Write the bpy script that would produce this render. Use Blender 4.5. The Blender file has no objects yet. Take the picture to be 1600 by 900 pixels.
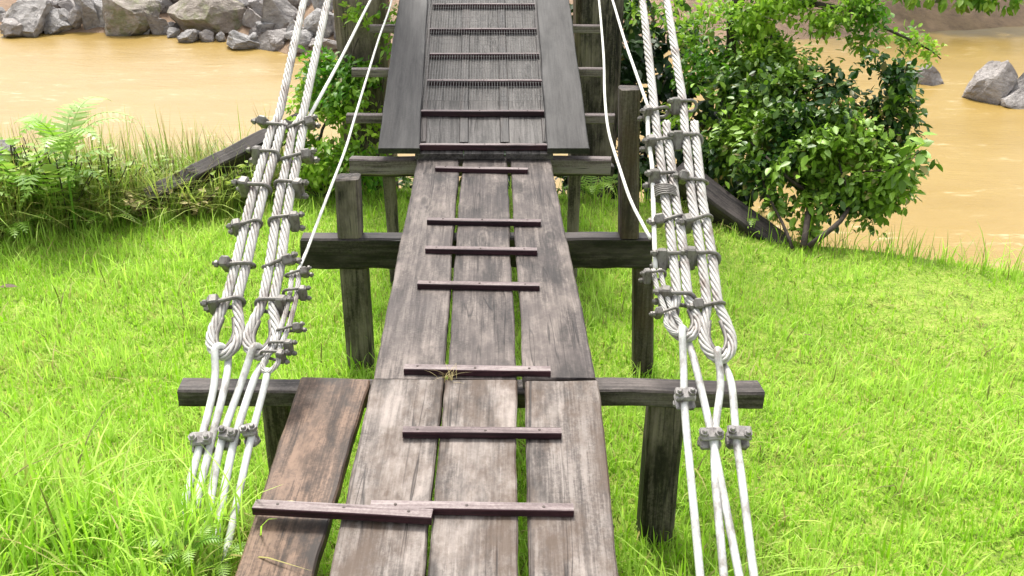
import bpy, bmesh, math, random
import numpy as np
from mathutils import Vector, Matrix, noise as mnoise

random.seed(7)
rng = np.random.default_rng(7)
R = math.radians
scene = bpy.context.scene
C = scene.collection

# ------------------------------------------------------------------ camera
CAM_Z, PITCH, FPX = 2.2, R(24.6), 1556.0
cp, sp = math.cos(PITCH), math.sin(PITCH)
cam_d = bpy.data.cameras.new('camera')
cam_d.sensor_width = 36.0
cam_d.lens = 36.0 * FPX / 1600.0
cam_d.clip_start = 0.05
cam_d.clip_end = 800
cam = bpy.data.objects.new('camera', cam_d)
C.objects.link(cam)
cam.location = (0, 0, CAM_Z)
cam.rotation_euler = (R(90) - PITCH, 0, 0)
scene.camera = cam

# ------------------------------------------------------------------ light
SUN_EL, SUN_AZ = R(62), R(-16)         # ahead of the camera, a little to the left
w = bpy.data.worlds.new('World')
scene.world = w
w.use_nodes = True
wn = w.node_tree
bg = wn.nodes['Background']
sky = wn.nodes.new('ShaderNodeTexSky')
sky.sky_type = 'NISHITA'
sky.sun_disc = False
sky.sun_elevation = SUN_EL
sky.sun_rotation = SUN_AZ
sky.air_density = 1.0
sky.dust_density = 4.0
hsv = wn.nodes.new('ShaderNodeHueSaturation')   # bright overcast: little blue left in the sky
hsv.inputs['Saturation'].default_value = 0.22
wn.links.new(sky.outputs[0], hsv.inputs['Color'])
wn.links.new(hsv.outputs[0], bg.inputs[0])
bg.inputs[1].default_value = 0.125
sun_d = bpy.data.lights.new('sun', 'SUN')
sun_d.energy = 1.5
sun_d.angle = R(10)
sun_d.color = (1.0, 0.95, 0.86)
sun = bpy.data.objects.new('sun', sun_d)
C.objects.link(sun)
sd = Vector((math.sin(SUN_AZ) * math.cos(SUN_EL), math.cos(SUN_AZ) * math.cos(SUN_EL), math.sin(SUN_EL)))
sun.rotation_euler = sd.to_track_quat('Z', 'Y').to_euler()
sun.location = (3, 6, 12)
scene.view_settings.view_transform = 'Standard'
scene.view_settings.look = 'None'
scene.view_settings.exposure = 1.6
scene.view_settings.gamma = 1.0
scene.render.engine = 'CYCLES'
scene.cycles.max_bounces = 6
scene.cycles.transparent_max_bounces = 4

# ------------------------------------------------------------------ where things stand
# the site was surveyed from the photograph: a sight line meets a known surface
def sight(px, py):
    u, v = (px - 800) / FPX, (py - 450) / FPX
    return Vector((u, cp - v * sp, -(v * cp + sp)))
def at_y(px, py, y):
    d = sight(px, py)
    return Vector((0, 0, CAM_Z)) + d * (y / d.y)
def at_z(px, py, z):
    d = sight(px, py)
    return Vector((0, 0, CAM_Z)) + d * ((z - CAM_Z) / d.z)
def at_depth(px, py, t):
    return Vector((0, 0, CAM_Z)) + sight(px, py) * t
def on_slope(px, py, y0, z0, k):
    """the plane z = z0 + k (y - y0)"""
    d = sight(px, py)
    t = (z0 - k * y0 - CAM_Z) / (d.z - k * d.y)
    return Vector((0, 0, CAM_Z)) + d * t
CK = 0.49                                # slope of the main cables
def on_cable(px, py, lift=0.0):
    p = on_slope(px, py, 2.655, 0.794, CK)
    return p + CN * lift
CT = Vector((0, 1, CK)).normalized()     # along the cables, upwards
CN = Vector((0, -CK, 1)).normalized()    # away from the cable plane

# ------------------------------------------------------------------ mesh helpers
def link_mesh(name, verts, faces, mat, parent=None, smooth=False):
    me = bpy.data.meshes.new(name)
    me.from_pydata([tuple(v) for v in verts], [], faces)
    me.update()
    if smooth:
        me.polygons.foreach_set('use_smooth', [True] * len(me.polygons))
    mats = mat if isinstance(mat, (list, tuple)) else [mat]
    for m in mats:
        me.materials.append(m)
    o = bpy.data.objects.new(name, me)
    C.objects.link(o)
    if parent is not None:
        o.parent = parent
    return o
def tag(o, label=None, cat=None, group=None, kind=None):
    if label: o['label'] = label
    if cat: o['category'] = cat
    if group: o['group'] = group
    if kind: o['kind'] = kind
    return o
def thing(name, label, cat, loc=(0, 0, 0), group=None):
    o = bpy.data.objects.new(name, None)
    o.empty_display_size = 0.1
    C.objects.link(o)
    o.location = loc
    tag(o, label, cat, group)
    return o
def adopt(child, root):
    """parent a mesh built in world coordinates, keeping its place"""
    child.parent = root
    child.matrix_parent_inverse = Matrix.Translation(-Vector(root.location))
    return child
def spline(pts, step):
    pts = [Vector(p) for p in pts]
    out = []
    for i in range(len(pts) - 1):
        p0 = pts[i - 1] if i else pts[0] * 2 - pts[1]
        p1, p2 = pts[i], pts[i + 1]
        p3 = pts[i + 2] if i + 2 < len(pts) else pts[-1] * 2 - pts[-2]
        n = max(1, int((p2 - p1).length / step))
        for k in range(n):
            t = k / n
            out.append(0.5 * ((2 * p1) + (p2 - p0) * t + (2 * p0 - 5 * p1 + 4 * p2 - p3) * t * t
                              + (3 * p1 - p0 - 3 * p2 + p3) * t ** 3))
    out.append(pts[-1])
    return out
def frames(pts):
    n = len(pts)
    T = []
    for i in range(n):
        a, b = pts[max(0, i - 1)], pts[min(n - 1, i + 1)]
        T.append((b - a).normalized())
    up = Vector((0, 0, 1)) if abs(T[0].z) < 0.9 else Vector((1, 0, 0))
    N = [(up - T[0] * up.dot(T[0])).normalized()]
    for i in range(1, n):
        v = N[-1] - T[i] * N[-1].dot(T[i])
        N.append(v.normalized())
    return T, N, [t.cross(m) for t, m in zip(T, N)]
class MB:
    def __init__(self): self.v, self.f, self.m = [], [], []
    def add(self, v, f, mi=0):
        b = len(self.v)
        self.v += [Vector(p) for p in v]
        self.f += [tuple(i + b for i in q) for q in f]
        self.m += [mi] * len(f)
    def tube(self, pts, r, n=8, cap=True):
        pts = [Vector(p) for p in pts]
        T, N, B = frames(pts)
        rr = r if isinstance(r, (list, tuple)) else [r] * len(pts)
        v, f = [], []
        for p, a, b, q in zip(pts, N, B, rr):
            for k in range(n):
                t = 2 * math.pi * k / n
                v.append(p + a * (math.cos(t) * q) + b * (math.sin(t) * q))
        for i in range(len(pts) - 1):
            for k in range(n):
                k2 = (k + 1) % n
                f.append((i * n + k, i * n + k2, (i + 1) * n + k2, (i + 1) * n + k))
        if cap:
            f.append(tuple(reversed(range(n))))
            f.append(tuple(range((len(pts) - 1) * n, len(pts) * n)))
        self.add(v, f)
    def rope(self, pts, r, pitch=0.17, strands=6, n=6):
        """laid wire rope: helical strands round a core"""
        T, N, B = frames(pts)
        L = [0.0]
        for a, b in zip(pts, pts[1:]): L.append(L[-1] + (b - a).length)
        rs = r * 0.33
        for s in range(strands):
            path = []
            for p, a, b, l in zip(pts, N, B, L):
                t = 2 * math.pi * (s / strands - l / pitch)
                path.append(p + (a * math.cos(t) + b * math.sin(t)) * (r - rs))
            self.tube(path, rs, n)
        self.tube(pts, r * 0.55, 6)
    def box(self, c, ax, ay, az, hx, hy, hz, bev=0.0, mi=0):
        """a box with chamfered edges, centre c, unit axes, half sizes"""
        c = Vector(c)
        if bev <= 0:
            v = [c + ax * (sx * hx) + ay * (sy * hy) + az * (sz * hz) for sx in (-1, 1) for sy in (-1, 1) for sz in (-1, 1)]
            f = [(0, 1, 3, 2), (4, 6, 7, 5), (0, 4, 5, 1), (2, 3, 7, 6), (0, 2, 6, 4), (1, 5, 7, 3)]
            self.add(v, f, mi); return
        bm = bmesh.new()
        bmesh.ops.create_cube(bm, size=2)
        for q in bm.verts: q.co = Vector((q.co.x * hx, q.co.y * hy, q.co.z * hz))
        bmesh.ops.bevel(bm, geom=bm.edges[:], offset=bev, segments=1, affect='EDGES')
        v = [c + ax * q.co.x + ay * q.co.y + az * q.co.z for q in bm.verts]
        f = [tuple(q.index for q in fc.verts) for fc in bm.faces]
        bm.free()
        self.add(v, f, mi)
    def build(self, name, mat, parent=None, smooth=False):
        o = link_mesh(name, self.v, self.f, mat, None, smooth)
        if isinstance(mat, (list, tuple)):
            o.data.polygons.foreach_set('material_index', self.m)
        if parent is not None: adopt(o, parent)
        return o
X, Y, Z = Vector((1, 0, 0)), Vector((0, 1, 0)), Vector((0, 0, 1))

# ------------------------------------------------------------------ materials
def new_mat(name):
    m = bpy.data.materials.new(name)
    m.use_nodes = True
    nt = m.node_tree
    return m, nt, nt.nodes['Principled BSDF'], nt.links.new
def nd(nt, typ, **kw):
    n = nt.nodes.new(typ)
    for k, v in kw.items():
        if k in n.inputs: n.inputs[k].default_value = v
        else: setattr(n, k, v)
    return n
def ramp(nt, stops):
    r = nt.nodes.new('ShaderNodeValToRGB')
    e = r.color_ramp.elements
    while len(e) > 1: e.remove(e[-1])
    for i, (p, c) in enumerate(stops):
        q = e[0] if i == 0 else e.new(p)
        q.position = p
        q.color = (*c, 1) if len(c) == 3 else (c[0], c[0], c[0], 1)
    return r
def mixc(nt, link, fac, a, b, mode='MIX'):
    n = nt.nodes.new('ShaderNodeMix')
    n.data_type = 'RGBA'; n.blend_type = mode
    for sock, val in ((n.inputs[0], fac), (n.inputs[6], a), (n.inputs[7], b)):
        if hasattr(val, 'is_output'): link(val, sock)
        elif isinstance(val, (tuple, list)): sock.default_value = (*val, 1)
        else: sock.default_value = val
    return n.outputs[2]
def math_n(nt, link, op, a, b=0.0, clamp=False):
    n = nt.nodes.new('ShaderNodeMath'); n.operation = op; n.use_clamp = clamp
    for sock, val in ((n.inputs[0], a), (n.inputs[1], b)):
        if hasattr(val, 'is_output'): link(val, sock)
        else: sock.default_value = val
    return n.outputs[0]
def local_coords(nt, link, scale):
    tc = nt.nodes.new('ShaderNodeTexCoord')
    oi = nt.nodes.new('ShaderNodeObjectInfo')
    off = nt.nodes.new('ShaderNodeVectorMath'); off.operation = 'SCALE'
    off.inputs[0].default_value = (13.7, 37.1, 5.3)
    link(oi.outputs['Random'], off.inputs['Scale'])
    ad = nt.nodes.new('ShaderNodeVectorMath'); ad.operation = 'ADD'
    link(tc.outputs['Object'], ad.inputs[0]); link(off.outputs[0], ad.inputs[1])
    def scaled(s):
        m = nt.nodes.new('ShaderNodeVectorMath'); m.operation = 'MULTIPLY'
        link(ad.outputs[0], m.inputs[0]); m.inputs[1].default_value = s
        return m.outputs[0]
    return scaled, oi

def wood(name, dark, mid, light, stain=None, stain_amt=0.5, bleach=0.0, rough=0.6, bump=0.35, axis='Y', crack=0.8, hue=None):
    """weathered timber, grain along the object's own axis"""
    m, nt, bs, link = new_mat(name)
    sc, oi = local_coords(nt, link, 1)
    def ax(a, l):
        return {'Y': (a, l, a), 'X': (l, a, a), 'Z': (a, a, l)}[axis]
    n_f = nd(nt, 'ShaderNodeTexNoise', Scale=1.0, Detail=6.0, Roughness=0.65); link(sc(ax(70, 3.0)), n_f.inputs['Vector'])
    n_m = nd(nt, 'ShaderNodeTexNoise', Scale=1.0, Detail=4.0, Roughness=0.6, Distortion=0.6); link(sc(ax(16, 1.3)), n_m.inputs['Vector'])
    n_b = nd(nt, 'ShaderNodeTexNoise', Scale=1.0, Detail=5.0, Roughness=0.62); link(sc(ax(7, 2.6)), n_b.inputs['Vector'])
    n_s = nd(nt, 'ShaderNodeTexNoise', Scale=1.0, Detail=8.0, Roughness=0.75); link(sc((95, 95, 95)), n_s.inputs['Vector'])
    n_h = nd(nt, 'ShaderNodeTexNoise', Scale=1.0, Detail=4.0, Roughness=0.7); link(sc(ax(190, 5.0)), n_h.inputs['Vector'])
    # grain figure round knots
    vk = nd(nt, 'ShaderNodeTexVoronoi', Scale=1.0); link(sc(ax(6.5, 1.7)), vk.inputs['Vector'])
    kd = vk.outputs['Distance']
    fac = math_n(nt, link, 'ADD', math_n(nt, link, 'MULTIPLY', n_f.outputs[0], 0.5), math_n(nt, link, 'MULTIPLY', n_m.outputs[0], 0.55))
    rings = math_n(nt, link, 'SINE', math_n(nt, link, 'MULTIPLY', math_n(nt, link, 'ADD', kd, math_n(nt, link, 'MULTIPLY', n_m.outputs[0], .35)), 62.0))
    near = math_n(nt, link, 'SUBTRACT', 1.0, math_n(nt, link, 'MULTIPLY', kd, 2.2), True)
    fac = math_n(nt, link, 'ADD', fac, math_n(nt, link, 'MULTIPLY', math_n(nt, link, 'MULTIPLY', rings, near), 0.07))
    fac = math_n(nt, link, 'ADD', fac, math_n(nt, link, 'MULTIPLY', math_n(nt, link, 'SUBTRACT', oi.outputs['Random'], .5), 0.10))
    fac = math_n(nt, link, 'ADD', fac, math_n(nt, link, 'MULTIPLY', math_n(nt, link, 'SUBTRACT', n_s.outputs[0], .5), 0.42))
    fac = math_n(nt, link, 'ADD', fac, math_n(nt, link, 'MULTIPLY', math_n(nt, link, 'SUBTRACT', n_h.outputs[0], .5), 0.34))
    r = ramp(nt, [(0.40, dark), (0.51, mid), (0.63, light)])
    link(fac, r.inputs[0])
    col = r.outputs[0]
    if bleach > 0:
        rb = ramp(nt, [(0.46, (0,)), (0.62, (1,))]); link(n_b.outputs[0], rb.inputs[0])
        b2 = math_n(nt, link, 'MULTIPLY', math_n(nt, link, 'MULTIPLY', rb.outputs[0], math_n(nt, link, 'ADD', n_f.outputs[0], 0.25)), bleach, True)
        col = mixc(nt, link, b2, col, tuple(min(.62, c * 1.75) for c in light))
    if stain:
        n_t = nd(nt, 'ShaderNodeTexNoise', Scale=1.0, Detail=7.0, Roughness=0.7); link(sc(ax(6.0, 3.2)), n_t.inputs['Vector'])
        rs = ramp(nt, [(0.44, (0,)), (0.60, (1,))]); link(n_t.outputs[0], rs.inputs[0])
        col = mixc(nt, link, math_n(nt, link, 'MULTIPLY', rs.outputs[0], stain_amt), col, stain)
    n_d = nd(nt, 'ShaderNodeTexNoise', Scale=1.0, Detail=6.0, Roughness=0.7); link(sc(ax(5.0, 1.9)), n_d.inputs['Vector'])
    rd = ramp(nt, [(0.34, (1,)), (0.47, (0,))]); link(n_d.outputs[0], rd.inputs[0])
    col = mixc(nt, link, math_n(nt, link, 'MULTIPLY', rd.outputs[0], 0.78), col, tuple(c * .55 for c in dark))
    kr = ramp(nt, [(0.04, (1,)), (0.13, (0,))]); link(kd, kr.inputs[0])
    col = mixc(nt, link, math_n(nt, link, 'MULTIPLY', kr.outputs[0], .65), col, tuple(c * .35 for c in dark))
    # drying checks
    n_c = nd(nt, 'ShaderNodeTexNoise', Scale=1.0, Detail=2.0, Roughness=0.5, Distortion=0.25); link(sc(ax(26, 0.9)), n_c.inputs['Vector'])
    cd = math_n(nt, link, 'ABSOLUTE', math_n(nt, link, 'SUBTRACT', n_c.outputs[0], 0.56))
    rc = ramp(nt, [(0.0, (1,)), (0.020, (0,))]); link(cd, rc.inputs[0])
    n_g = nd(nt, 'ShaderNodeTexNoise', Scale=1.0, Detail=1.0); link(sc(ax(4, 1.4)), n_g.inputs['Vector'])
    rg = ramp(nt, [(0.43, (0,)), (0.55, (1,))]); link(n_g.outputs[0], rg.inputs[0])
    ck = math_n(nt, link, 'MULTIPLY', math_n(nt, link, 'MULTIPLY', rc.outputs[0], rg.outputs[0]), crack)
    col = mixc(nt, link, ck, col, (0.012, 0.010, 0.010))
    link(col, bs.inputs['Base Color'])
    rr = math_n(nt, link, 'ADD', rough - .12, math_n(nt, link, 'MULTIPLY', n_b.outputs[0], 0.3))
    link(rr, bs.inputs['Roughness'])
    bs.inputs['Specular IOR Level'].default_value = .28
    bp = nd(nt, 'ShaderNodeBump', Strength=bump, Distance=0.006)
    hh = math_n(nt, link, 'SUBTRACT', math_n(nt, link, 'ADD', n_f.outputs[0], math_n(nt, link, 'MULTIPLY', n_m.outputs[0], .6)), math_n(nt, link, 'MULTIPLY', ck, 1.2))
    link(hh, bp.inputs['Height']); link(bp.outputs[0], bs.inputs['Normal'])
    return m

M = {}
M['plank_near'] = wood('weathered_plank', (.024, .018, .0155), (.080, .064, .055), (.19, .162, .143), stain=(.070, .044, .028), stain_amt=.85, bleach=.75)
M['plank_mid'] = wood('grey_plank', (.020, .0150, .0135), (.062, .049, .043), (.150, .125, .110), stain=(.040, .031, .030), stain_amt=.6, bleach=.6)
M['plank_deck'] = wood('deck_plank', (.022, .0195, .018), (.060, .054, .050), (.112, .103, .096), bleach=.35)
M['board_side'] = wood('dark_side_board', (.015, .0138, .0132), (.026, .024, .023), (.042, .039, .037), crack=.3, bump=.2)
M['board_rust'] = wood('rusty_brown_board', (.028, .017, .012), (.084, .052, .035), (.19, .122, .084), stain=(.024, .019, .017), stain_amt=.9)
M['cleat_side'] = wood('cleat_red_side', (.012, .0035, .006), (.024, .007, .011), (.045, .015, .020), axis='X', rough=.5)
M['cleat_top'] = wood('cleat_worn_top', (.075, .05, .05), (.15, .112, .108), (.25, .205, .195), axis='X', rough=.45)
M['beam'] = wood('wet_dark_timber', (.007, .005, .005), (.016, .012, .011), (.050, .040, .036), axis='X', bleach=.8, rough=.5)
M['beam_grey'] = wood('grey_brown_beam', (.016, .012, .010), (.046, .037, .033), (.115, .097, .088), axis='X', bleach=.5)
M['beam_pale'] = wood('bearer_timber', (.05, .035, .033), (.115, .09, .086), (.19, .16, .152), axis='X', rough=.5)
M['post_dark'] = wood('dark_post_timber', (.008, .006, .005), (.032, .025, .021), (.125, .103, .085), axis='Z', bleach=1.0)
M['post_brown'] = wood('brown_post_timber', (.026, .019, .015), (.066, .052, .043), (.13, .106, .088), axis='Z', stain=(.06, .035, .02), stain_amt=.6)
M['tower'] = wood('tower_timber', (.055, .042, .032), (.13, .10, .078), (.22, .175, .14), axis='Z', stain=(.06, .055, .03), stain_amt=.5)

def paint_metal(name, base, dirt, amt, rough, scale=26.0, metallic=0.0):
    m, nt, bs, link = new_mat(name)
    sc, oi = local_coords(nt, link, 1)
    n1 = nd(nt, 'ShaderNodeTexNoise', Scale=1.0, Detail=6.0, Roughness=0.7); link(sc((scale, scale * .6, scale * .6)), n1.inputs['Vector'])
    r = ramp(nt, [(.46, (0,)), (.68, (1,))]); link(n1.outputs[0], r.inputs[0])
    n2 = nd(nt, 'ShaderNodeTexNoise', Scale=1.0, Detail=3.0); link(sc((6, 6, 6)), n2.inputs['Vector'])
    c = mixc(nt, link, math_n(nt, link, 'MULTIPLY', r.outputs[0], amt), base, dirt)
    c = mixc(nt, link, math_n(nt, link, 'MULTIPLY', n2.outputs[0], .35), c, tuple(.72 * a for a in base))
    link(c, bs.inputs['Base Color'])
    bs.inputs['Roughness'].default_value = rough
    bs.inputs['Metallic'].default_value = metallic
    bp = nd(nt, 'ShaderNodeBump', Strength=.3, Distance=.002); link(n1.outputs[0], bp.inputs['Height']); link(bp.outputs[0], bs.inputs['Normal'])
    return m
M['rope'] = paint_metal('painted_wire_rope', (.47, .455, .425), (.14, .095, .075), 1.0, .5, 16)
M['rod'] = paint_metal('painted_steel_rod', (.55, .555, .53), (.12, .09, .07), 1.0, .42, 18)
M['clip'] = paint_metal('galvanised_clip', (.17, .158, .142), (.050, .034, .028), .9, .5, 60, .25)
M['clamp'] = paint_metal('stained_clamp', (.27, .25, .235), (.022, .010, .011), 1.0, .4, 40)
M['rust'] = paint_metal('rusty_nail', (.05, .030, .022), (.018, .011, .009), .8, .6, 200)
M['wire'] = paint_metal('hand_line', (.66, .65, .60), (.36, .33, .28), .5, .5, 40)
M['mesh'] = paint_metal('zinc_mesh', (.15, .146, .140), (.08, .068, .06), .6, .5, 30, .2)

def leaf_mat(name, c1, c2, trans=0.35, rough=0.38, attr=True):
    m, nt, bs, link = new_mat(name)
    if attr:
        a = nt.nodes.new('ShaderNodeAttribute'); a.attribute_name = 'tint'
        sep = nt.nodes.new('ShaderNodeSeparateColor'); link(a.outputs['Color'], sep.inputs[0])
        col = mixc(nt, link, sep.outputs[0], c1, c2)
        col = mixc(nt, link, sep.outputs[1], col, (.42, .33, .12))
        col = mixc(nt, link, sep.outputs[2], col, (.10, .055, .028))
    else:
        col = mixc(nt, link, 0.5, c1, c2)
    link(col, bs.inputs['Base Color'])
    bs.inputs['Roughness'].default_value = rough
    tr = nt.nodes.new('ShaderNodeBsdfTranslucent'); 
    tc = mixc(nt, link, .5, col, (.75, 1.0, .2), 'MULTIPLY')
    link(mixc(nt, link, .45, col, tc), tr.inputs[0])
    mx = nt.nodes.new('ShaderNodeMixShader'); mx.inputs[0].default_value = trans
    link(bs.outputs[0], mx.inputs[1]); link(tr.outputs[0], mx.inputs[2])
    link(mx.outputs[0], nt.nodes['Material Output'].inputs[0])
    return m
M['grass'] = leaf_mat('lawn_grass', (.27, .52, .012), (.58, .80, .15), .5, .6)
M['weed'] = leaf_mat('bank_weeds', (.20, .36, .03), (.50, .58, .15), .45, .45)
M['leaf'] = leaf_mat('tree_leaf', (.018, .068, .008), (.26, .44, .038), .20, .45)
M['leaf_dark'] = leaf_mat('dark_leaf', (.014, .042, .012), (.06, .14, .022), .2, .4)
M['ivy'] = leaf_mat('ivy_leaf', (.09, .25, .014), (.40, .60, .06), .45, .45)
M['fern'] = leaf_mat('fern_frond', (.15, .32, .03), (.38, .56, .10), .4, .45)
M['palm'] = leaf_mat('pale_frond', (.26, .46, .05), (.62, .72, .36), .45, .4)
M['straw'] = leaf_mat('dry_straw', (.40, .31, .14), (.5, .42, .2), .3, .6)

def bark_mat():
    m, nt, bs, link = new_mat('bark')
    sc, oi = local_coords(nt, link, 1)
    n1 = nd(nt, 'ShaderNodeTexNoise', Scale=1.0, Detail=6.0, Roughness=.7); link(sc((30, 30, 9)), n1.inputs['Vector'])
    r = ramp(nt, [(.35, (.016, .011, .008)), (.65, (.075, .053, .04))]); link(n1.outputs[0], r.inputs[0])
    link(r.outputs[0], bs.inputs['Base Color']); bs.inputs['Roughness'].default_value = .8
    bp = nd(nt, 'ShaderNodeBump', Strength=.6, Distance=.01); link(n1.outputs[0], bp.inputs['Height']); link(bp.outputs[0], bs.inputs['Normal'])
    return m
M['bark'] = bark_mat()

def rock_mat(name, a, b, c, moss=0.0):
    m, nt, bs, link = new_mat(name)
    sc, oi = local_coords(nt, link, 1)
    n1 = nd(nt, 'ShaderNodeTexNoise', Scale=1.0, Detail=10.0, Roughness=.72); link(sc((2.2, 2.2, 4.5)), n1.inputs['Vector'])
    n2 = nd(nt, 'ShaderNodeTexNoise', Scale=1.0, Detail=8.0, Roughness=.75, Distortion=.8); link(sc((9, 9, 16)), n2.inputs['Vector'])
    r = ramp(nt, [(.34, a), (.5, b), (.66, c)])
    link(math_n(nt, link, 'ADD', math_n(nt, link, 'MULTIPLY', n1.outputs[0], .6), math_n(nt, link, 'MULTIPLY', n2.outputs[0], .4)), r.inputs[0])
    col = r.outputs[0]
    vo = nd(nt, 'ShaderNodeTexVoronoi', Scale=1.0, feature='DISTANCE_TO_EDGE'); link(sc((2.1, 2.1, 3.6)), vo.inputs['Vector'])
    rk = ramp(nt, [(.0, (.35,)), (.02, (0,))]); link(vo.outputs['Distance'], rk.inputs[0])
    col = mixc(nt, link, math_n(nt, link, 'MULTIPLY', rk.outputs[0], n1.outputs[0]), col, tuple(.3 * q for q in a))
    col = mixc(nt, link, math_n(nt, link, 'MULTIPLY', math_n(nt, link, 'SUBTRACT', oi.outputs['Random'], .3, True), .55), col, (.30, .235, .20))
    if moss:
        n3 = nd(nt, 'ShaderNodeTexNoise', Scale=1.0, Detail=6.0, Roughness=.7); link(sc((3, 3, 3)), n3.inputs['Vector'])
        r3 = ramp(nt, [(.5, (0,)), (.62, (1,))]); link(n3.outputs[0], r3.inputs[0])
        col = mixc(nt, link, math_n(nt, link, 'MULTIPLY', r3.outputs[0], moss), col, (.16, .19, .04))
    ge = nt.nodes.new('ShaderNodeNewGeometry'); sz = nt.nodes.new('ShaderNodeSeparateXYZ'); link(ge.outputs['Position'], sz.inputs[0])
    wl = math_n(nt, link, 'ADD', sz.outputs[2], math_n(nt, link, 'MULTIPLY', n1.outputs[0], .12))
    rw = ramp(nt, [(.0, (1,)), (1.0, (0,))]); link(math_n(nt, link, 'MULTIPLY', math_n(nt, link, 'ADD', wl, 1.37), 12.0, True), rw.inputs[0])
    col = mixc(nt, link, math_n(nt, link, 'MULTIPLY', rw.outputs[0], .7), col, (.075, .060, .045))
    link(col, bs.inputs['Base Color']); bs.inputs['Roughness'].default_value = .7
    bp = nd(nt, 'ShaderNodeBump', Strength=1.0, Distance=.09); link(n2.outputs[0], bp.inputs['Height']); link(bp.outputs[0], bs.inputs['Normal'])
    return m
M['rock'] = rock_mat('grey_boulder', (.12, .115, .113), (.37, .352, .34), (.66, .63, .60))
M['rock_mossy'] = rock_mat('mossy_boulder', (.11, .095, .08), (.33, .285, .235), (.56, .50, .44), .6)

def ground_mat():
    m, nt, bs, link = new_mat('soil')
    tc = nt.nodes.new('ShaderNodeTexCoord')
    def nz(s, d=6.0):
        n = nd(nt, 'ShaderNodeTexNoise', Scale=s, Detail=d, Roughness=.68); link(tc.outputs['Object'], n.inputs['Vector']); return n.outputs[0]
    n1, n2, n3 = nz(9), nz(60), nz(1.3)
    r = ramp(nt, [(.35, (.10, .15, .016)), (.5, (.24, .36, .03)), (.66, (.42, .42, .11))]); link(math_n(nt, link, 'ADD', math_n(nt, link, 'MULTIPLY', n1, .5), math_n(nt, link, 'MULTIPLY', n2, .5)), r.inputs[0])
    rb = ramp(nt, [(.35, (.16, .105, .068)), (.65, (.36, .24, .15))]); link(math_n(nt, link, 'ADD', math_n(nt, link, 'MULTIPLY', n1, .4), math_n(nt, link, 'MULTIPLY', n3, .6)), rb.inputs[0])
    sx = nt.nodes.new('ShaderNodeSeparateXYZ'); link(tc.outputs['Object'], sx.inputs[0])
    f = ramp(nt, [(0.0, (0,)), (1.0, (1,))]); link(math_n(nt, link, 'MULTIPLY', math_n(nt, link, 'SUBTRACT', -0.35, sx.outputs[2]), 2.5, True), f.inputs[0])
    far = math_n(nt, link, 'MULTIPLY', math_n(nt, link, 'SUBTRACT', sx.outputs[1], 12.0), .5, True)
    k = math_n(nt, link, 'MAXIMUM', f.outputs[0], far)
    link(mixc(nt, link, k, r.outputs[0], rb.outputs[0]), bs.inputs['Base Color'])
    bs.inputs['Roughness'].default_value = .9
    bp = nd(nt, 'ShaderNodeBump', Strength=.7, Distance=.04); link(n2, bp.inputs['Height']); link(bp.outputs[0], bs.inputs['Normal'])
    return m
M['soil'] = ground_mat()

def water_mat():
    m, nt, bs, link = new_mat('muddy_water')
    tc = nt.nodes.new('ShaderNodeTexCoord')
    mp = nd(nt, 'ShaderNodeMapping'); mp.inputs['Scale'].default_value = (.55, 1.5, 1); mp.inputs['Rotation'].default_value = (0, 0, R(8)); link(tc.outputs['Object'], mp.inputs[0])
    n1 = nd(nt, 'ShaderNodeTexNoise', Scale=1.1, Detail=8.0, Roughness=.62, Distortion=.7); link(mp.outputs[0], n1.inputs['Vector'])
    n2 = nd(nt, 'ShaderNodeTexNoise', Scale=5.0, Detail=6.0, Roughness=.6, Distortion=.5); link(mp.outputs[0], n2.inputs['Vector'])
    n3 = nd(nt, 'ShaderNodeTexNoise', Scale=.28, Detail=4.0, Roughness=.6); link(tc.outputs['Object'], n3.inputs['Vector'])
    r = ramp(nt, [(.38, (.232, .148, .033)), (.62, (.272, .180, .046))]); link(math_n(nt, link, 'ADD', math_n(nt, link, 'MULTIPLY', n1.outputs[0], .4), math_n(nt, link, 'MULTIPLY', n3.outputs[0], .6)), r.inputs[0])
    # broken foam on the riffles
    rf = ramp(nt, [(.55, (0,)), (.68, (1,))]); link(n2.outputs[0], rf.inputs[0])
    rg = ramp(nt, [(.50, (0,)), (.62, (1,))]); link(n1.outputs[0], rg.inputs[0])
    foam = math_n(nt, link, 'MULTIPLY', math_n(nt, link, 'MULTIPLY', rf.outputs[0], rg.outputs[0]), .8)
    link(mixc(nt, link, foam, r.outputs[0], (.52, .42, .25)), bs.inputs['Base Color'])
    bs.inputs['Roughness'].default_value = .33
    bs.inputs['IOR'].default_value = 1.33
    bp = nd(nt, 'ShaderNodeBump', Strength=.2, Distance=.10)
    link(math_n(nt, link, 'ADD', n1.outputs[0], math_n(nt, link, 'MULTIPLY', n2.outputs[0], .35)), bp.inputs['Height']); link(bp.outputs[0], bs.inputs['Normal'])
    return m
M['water'] = water_mat()

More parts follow.
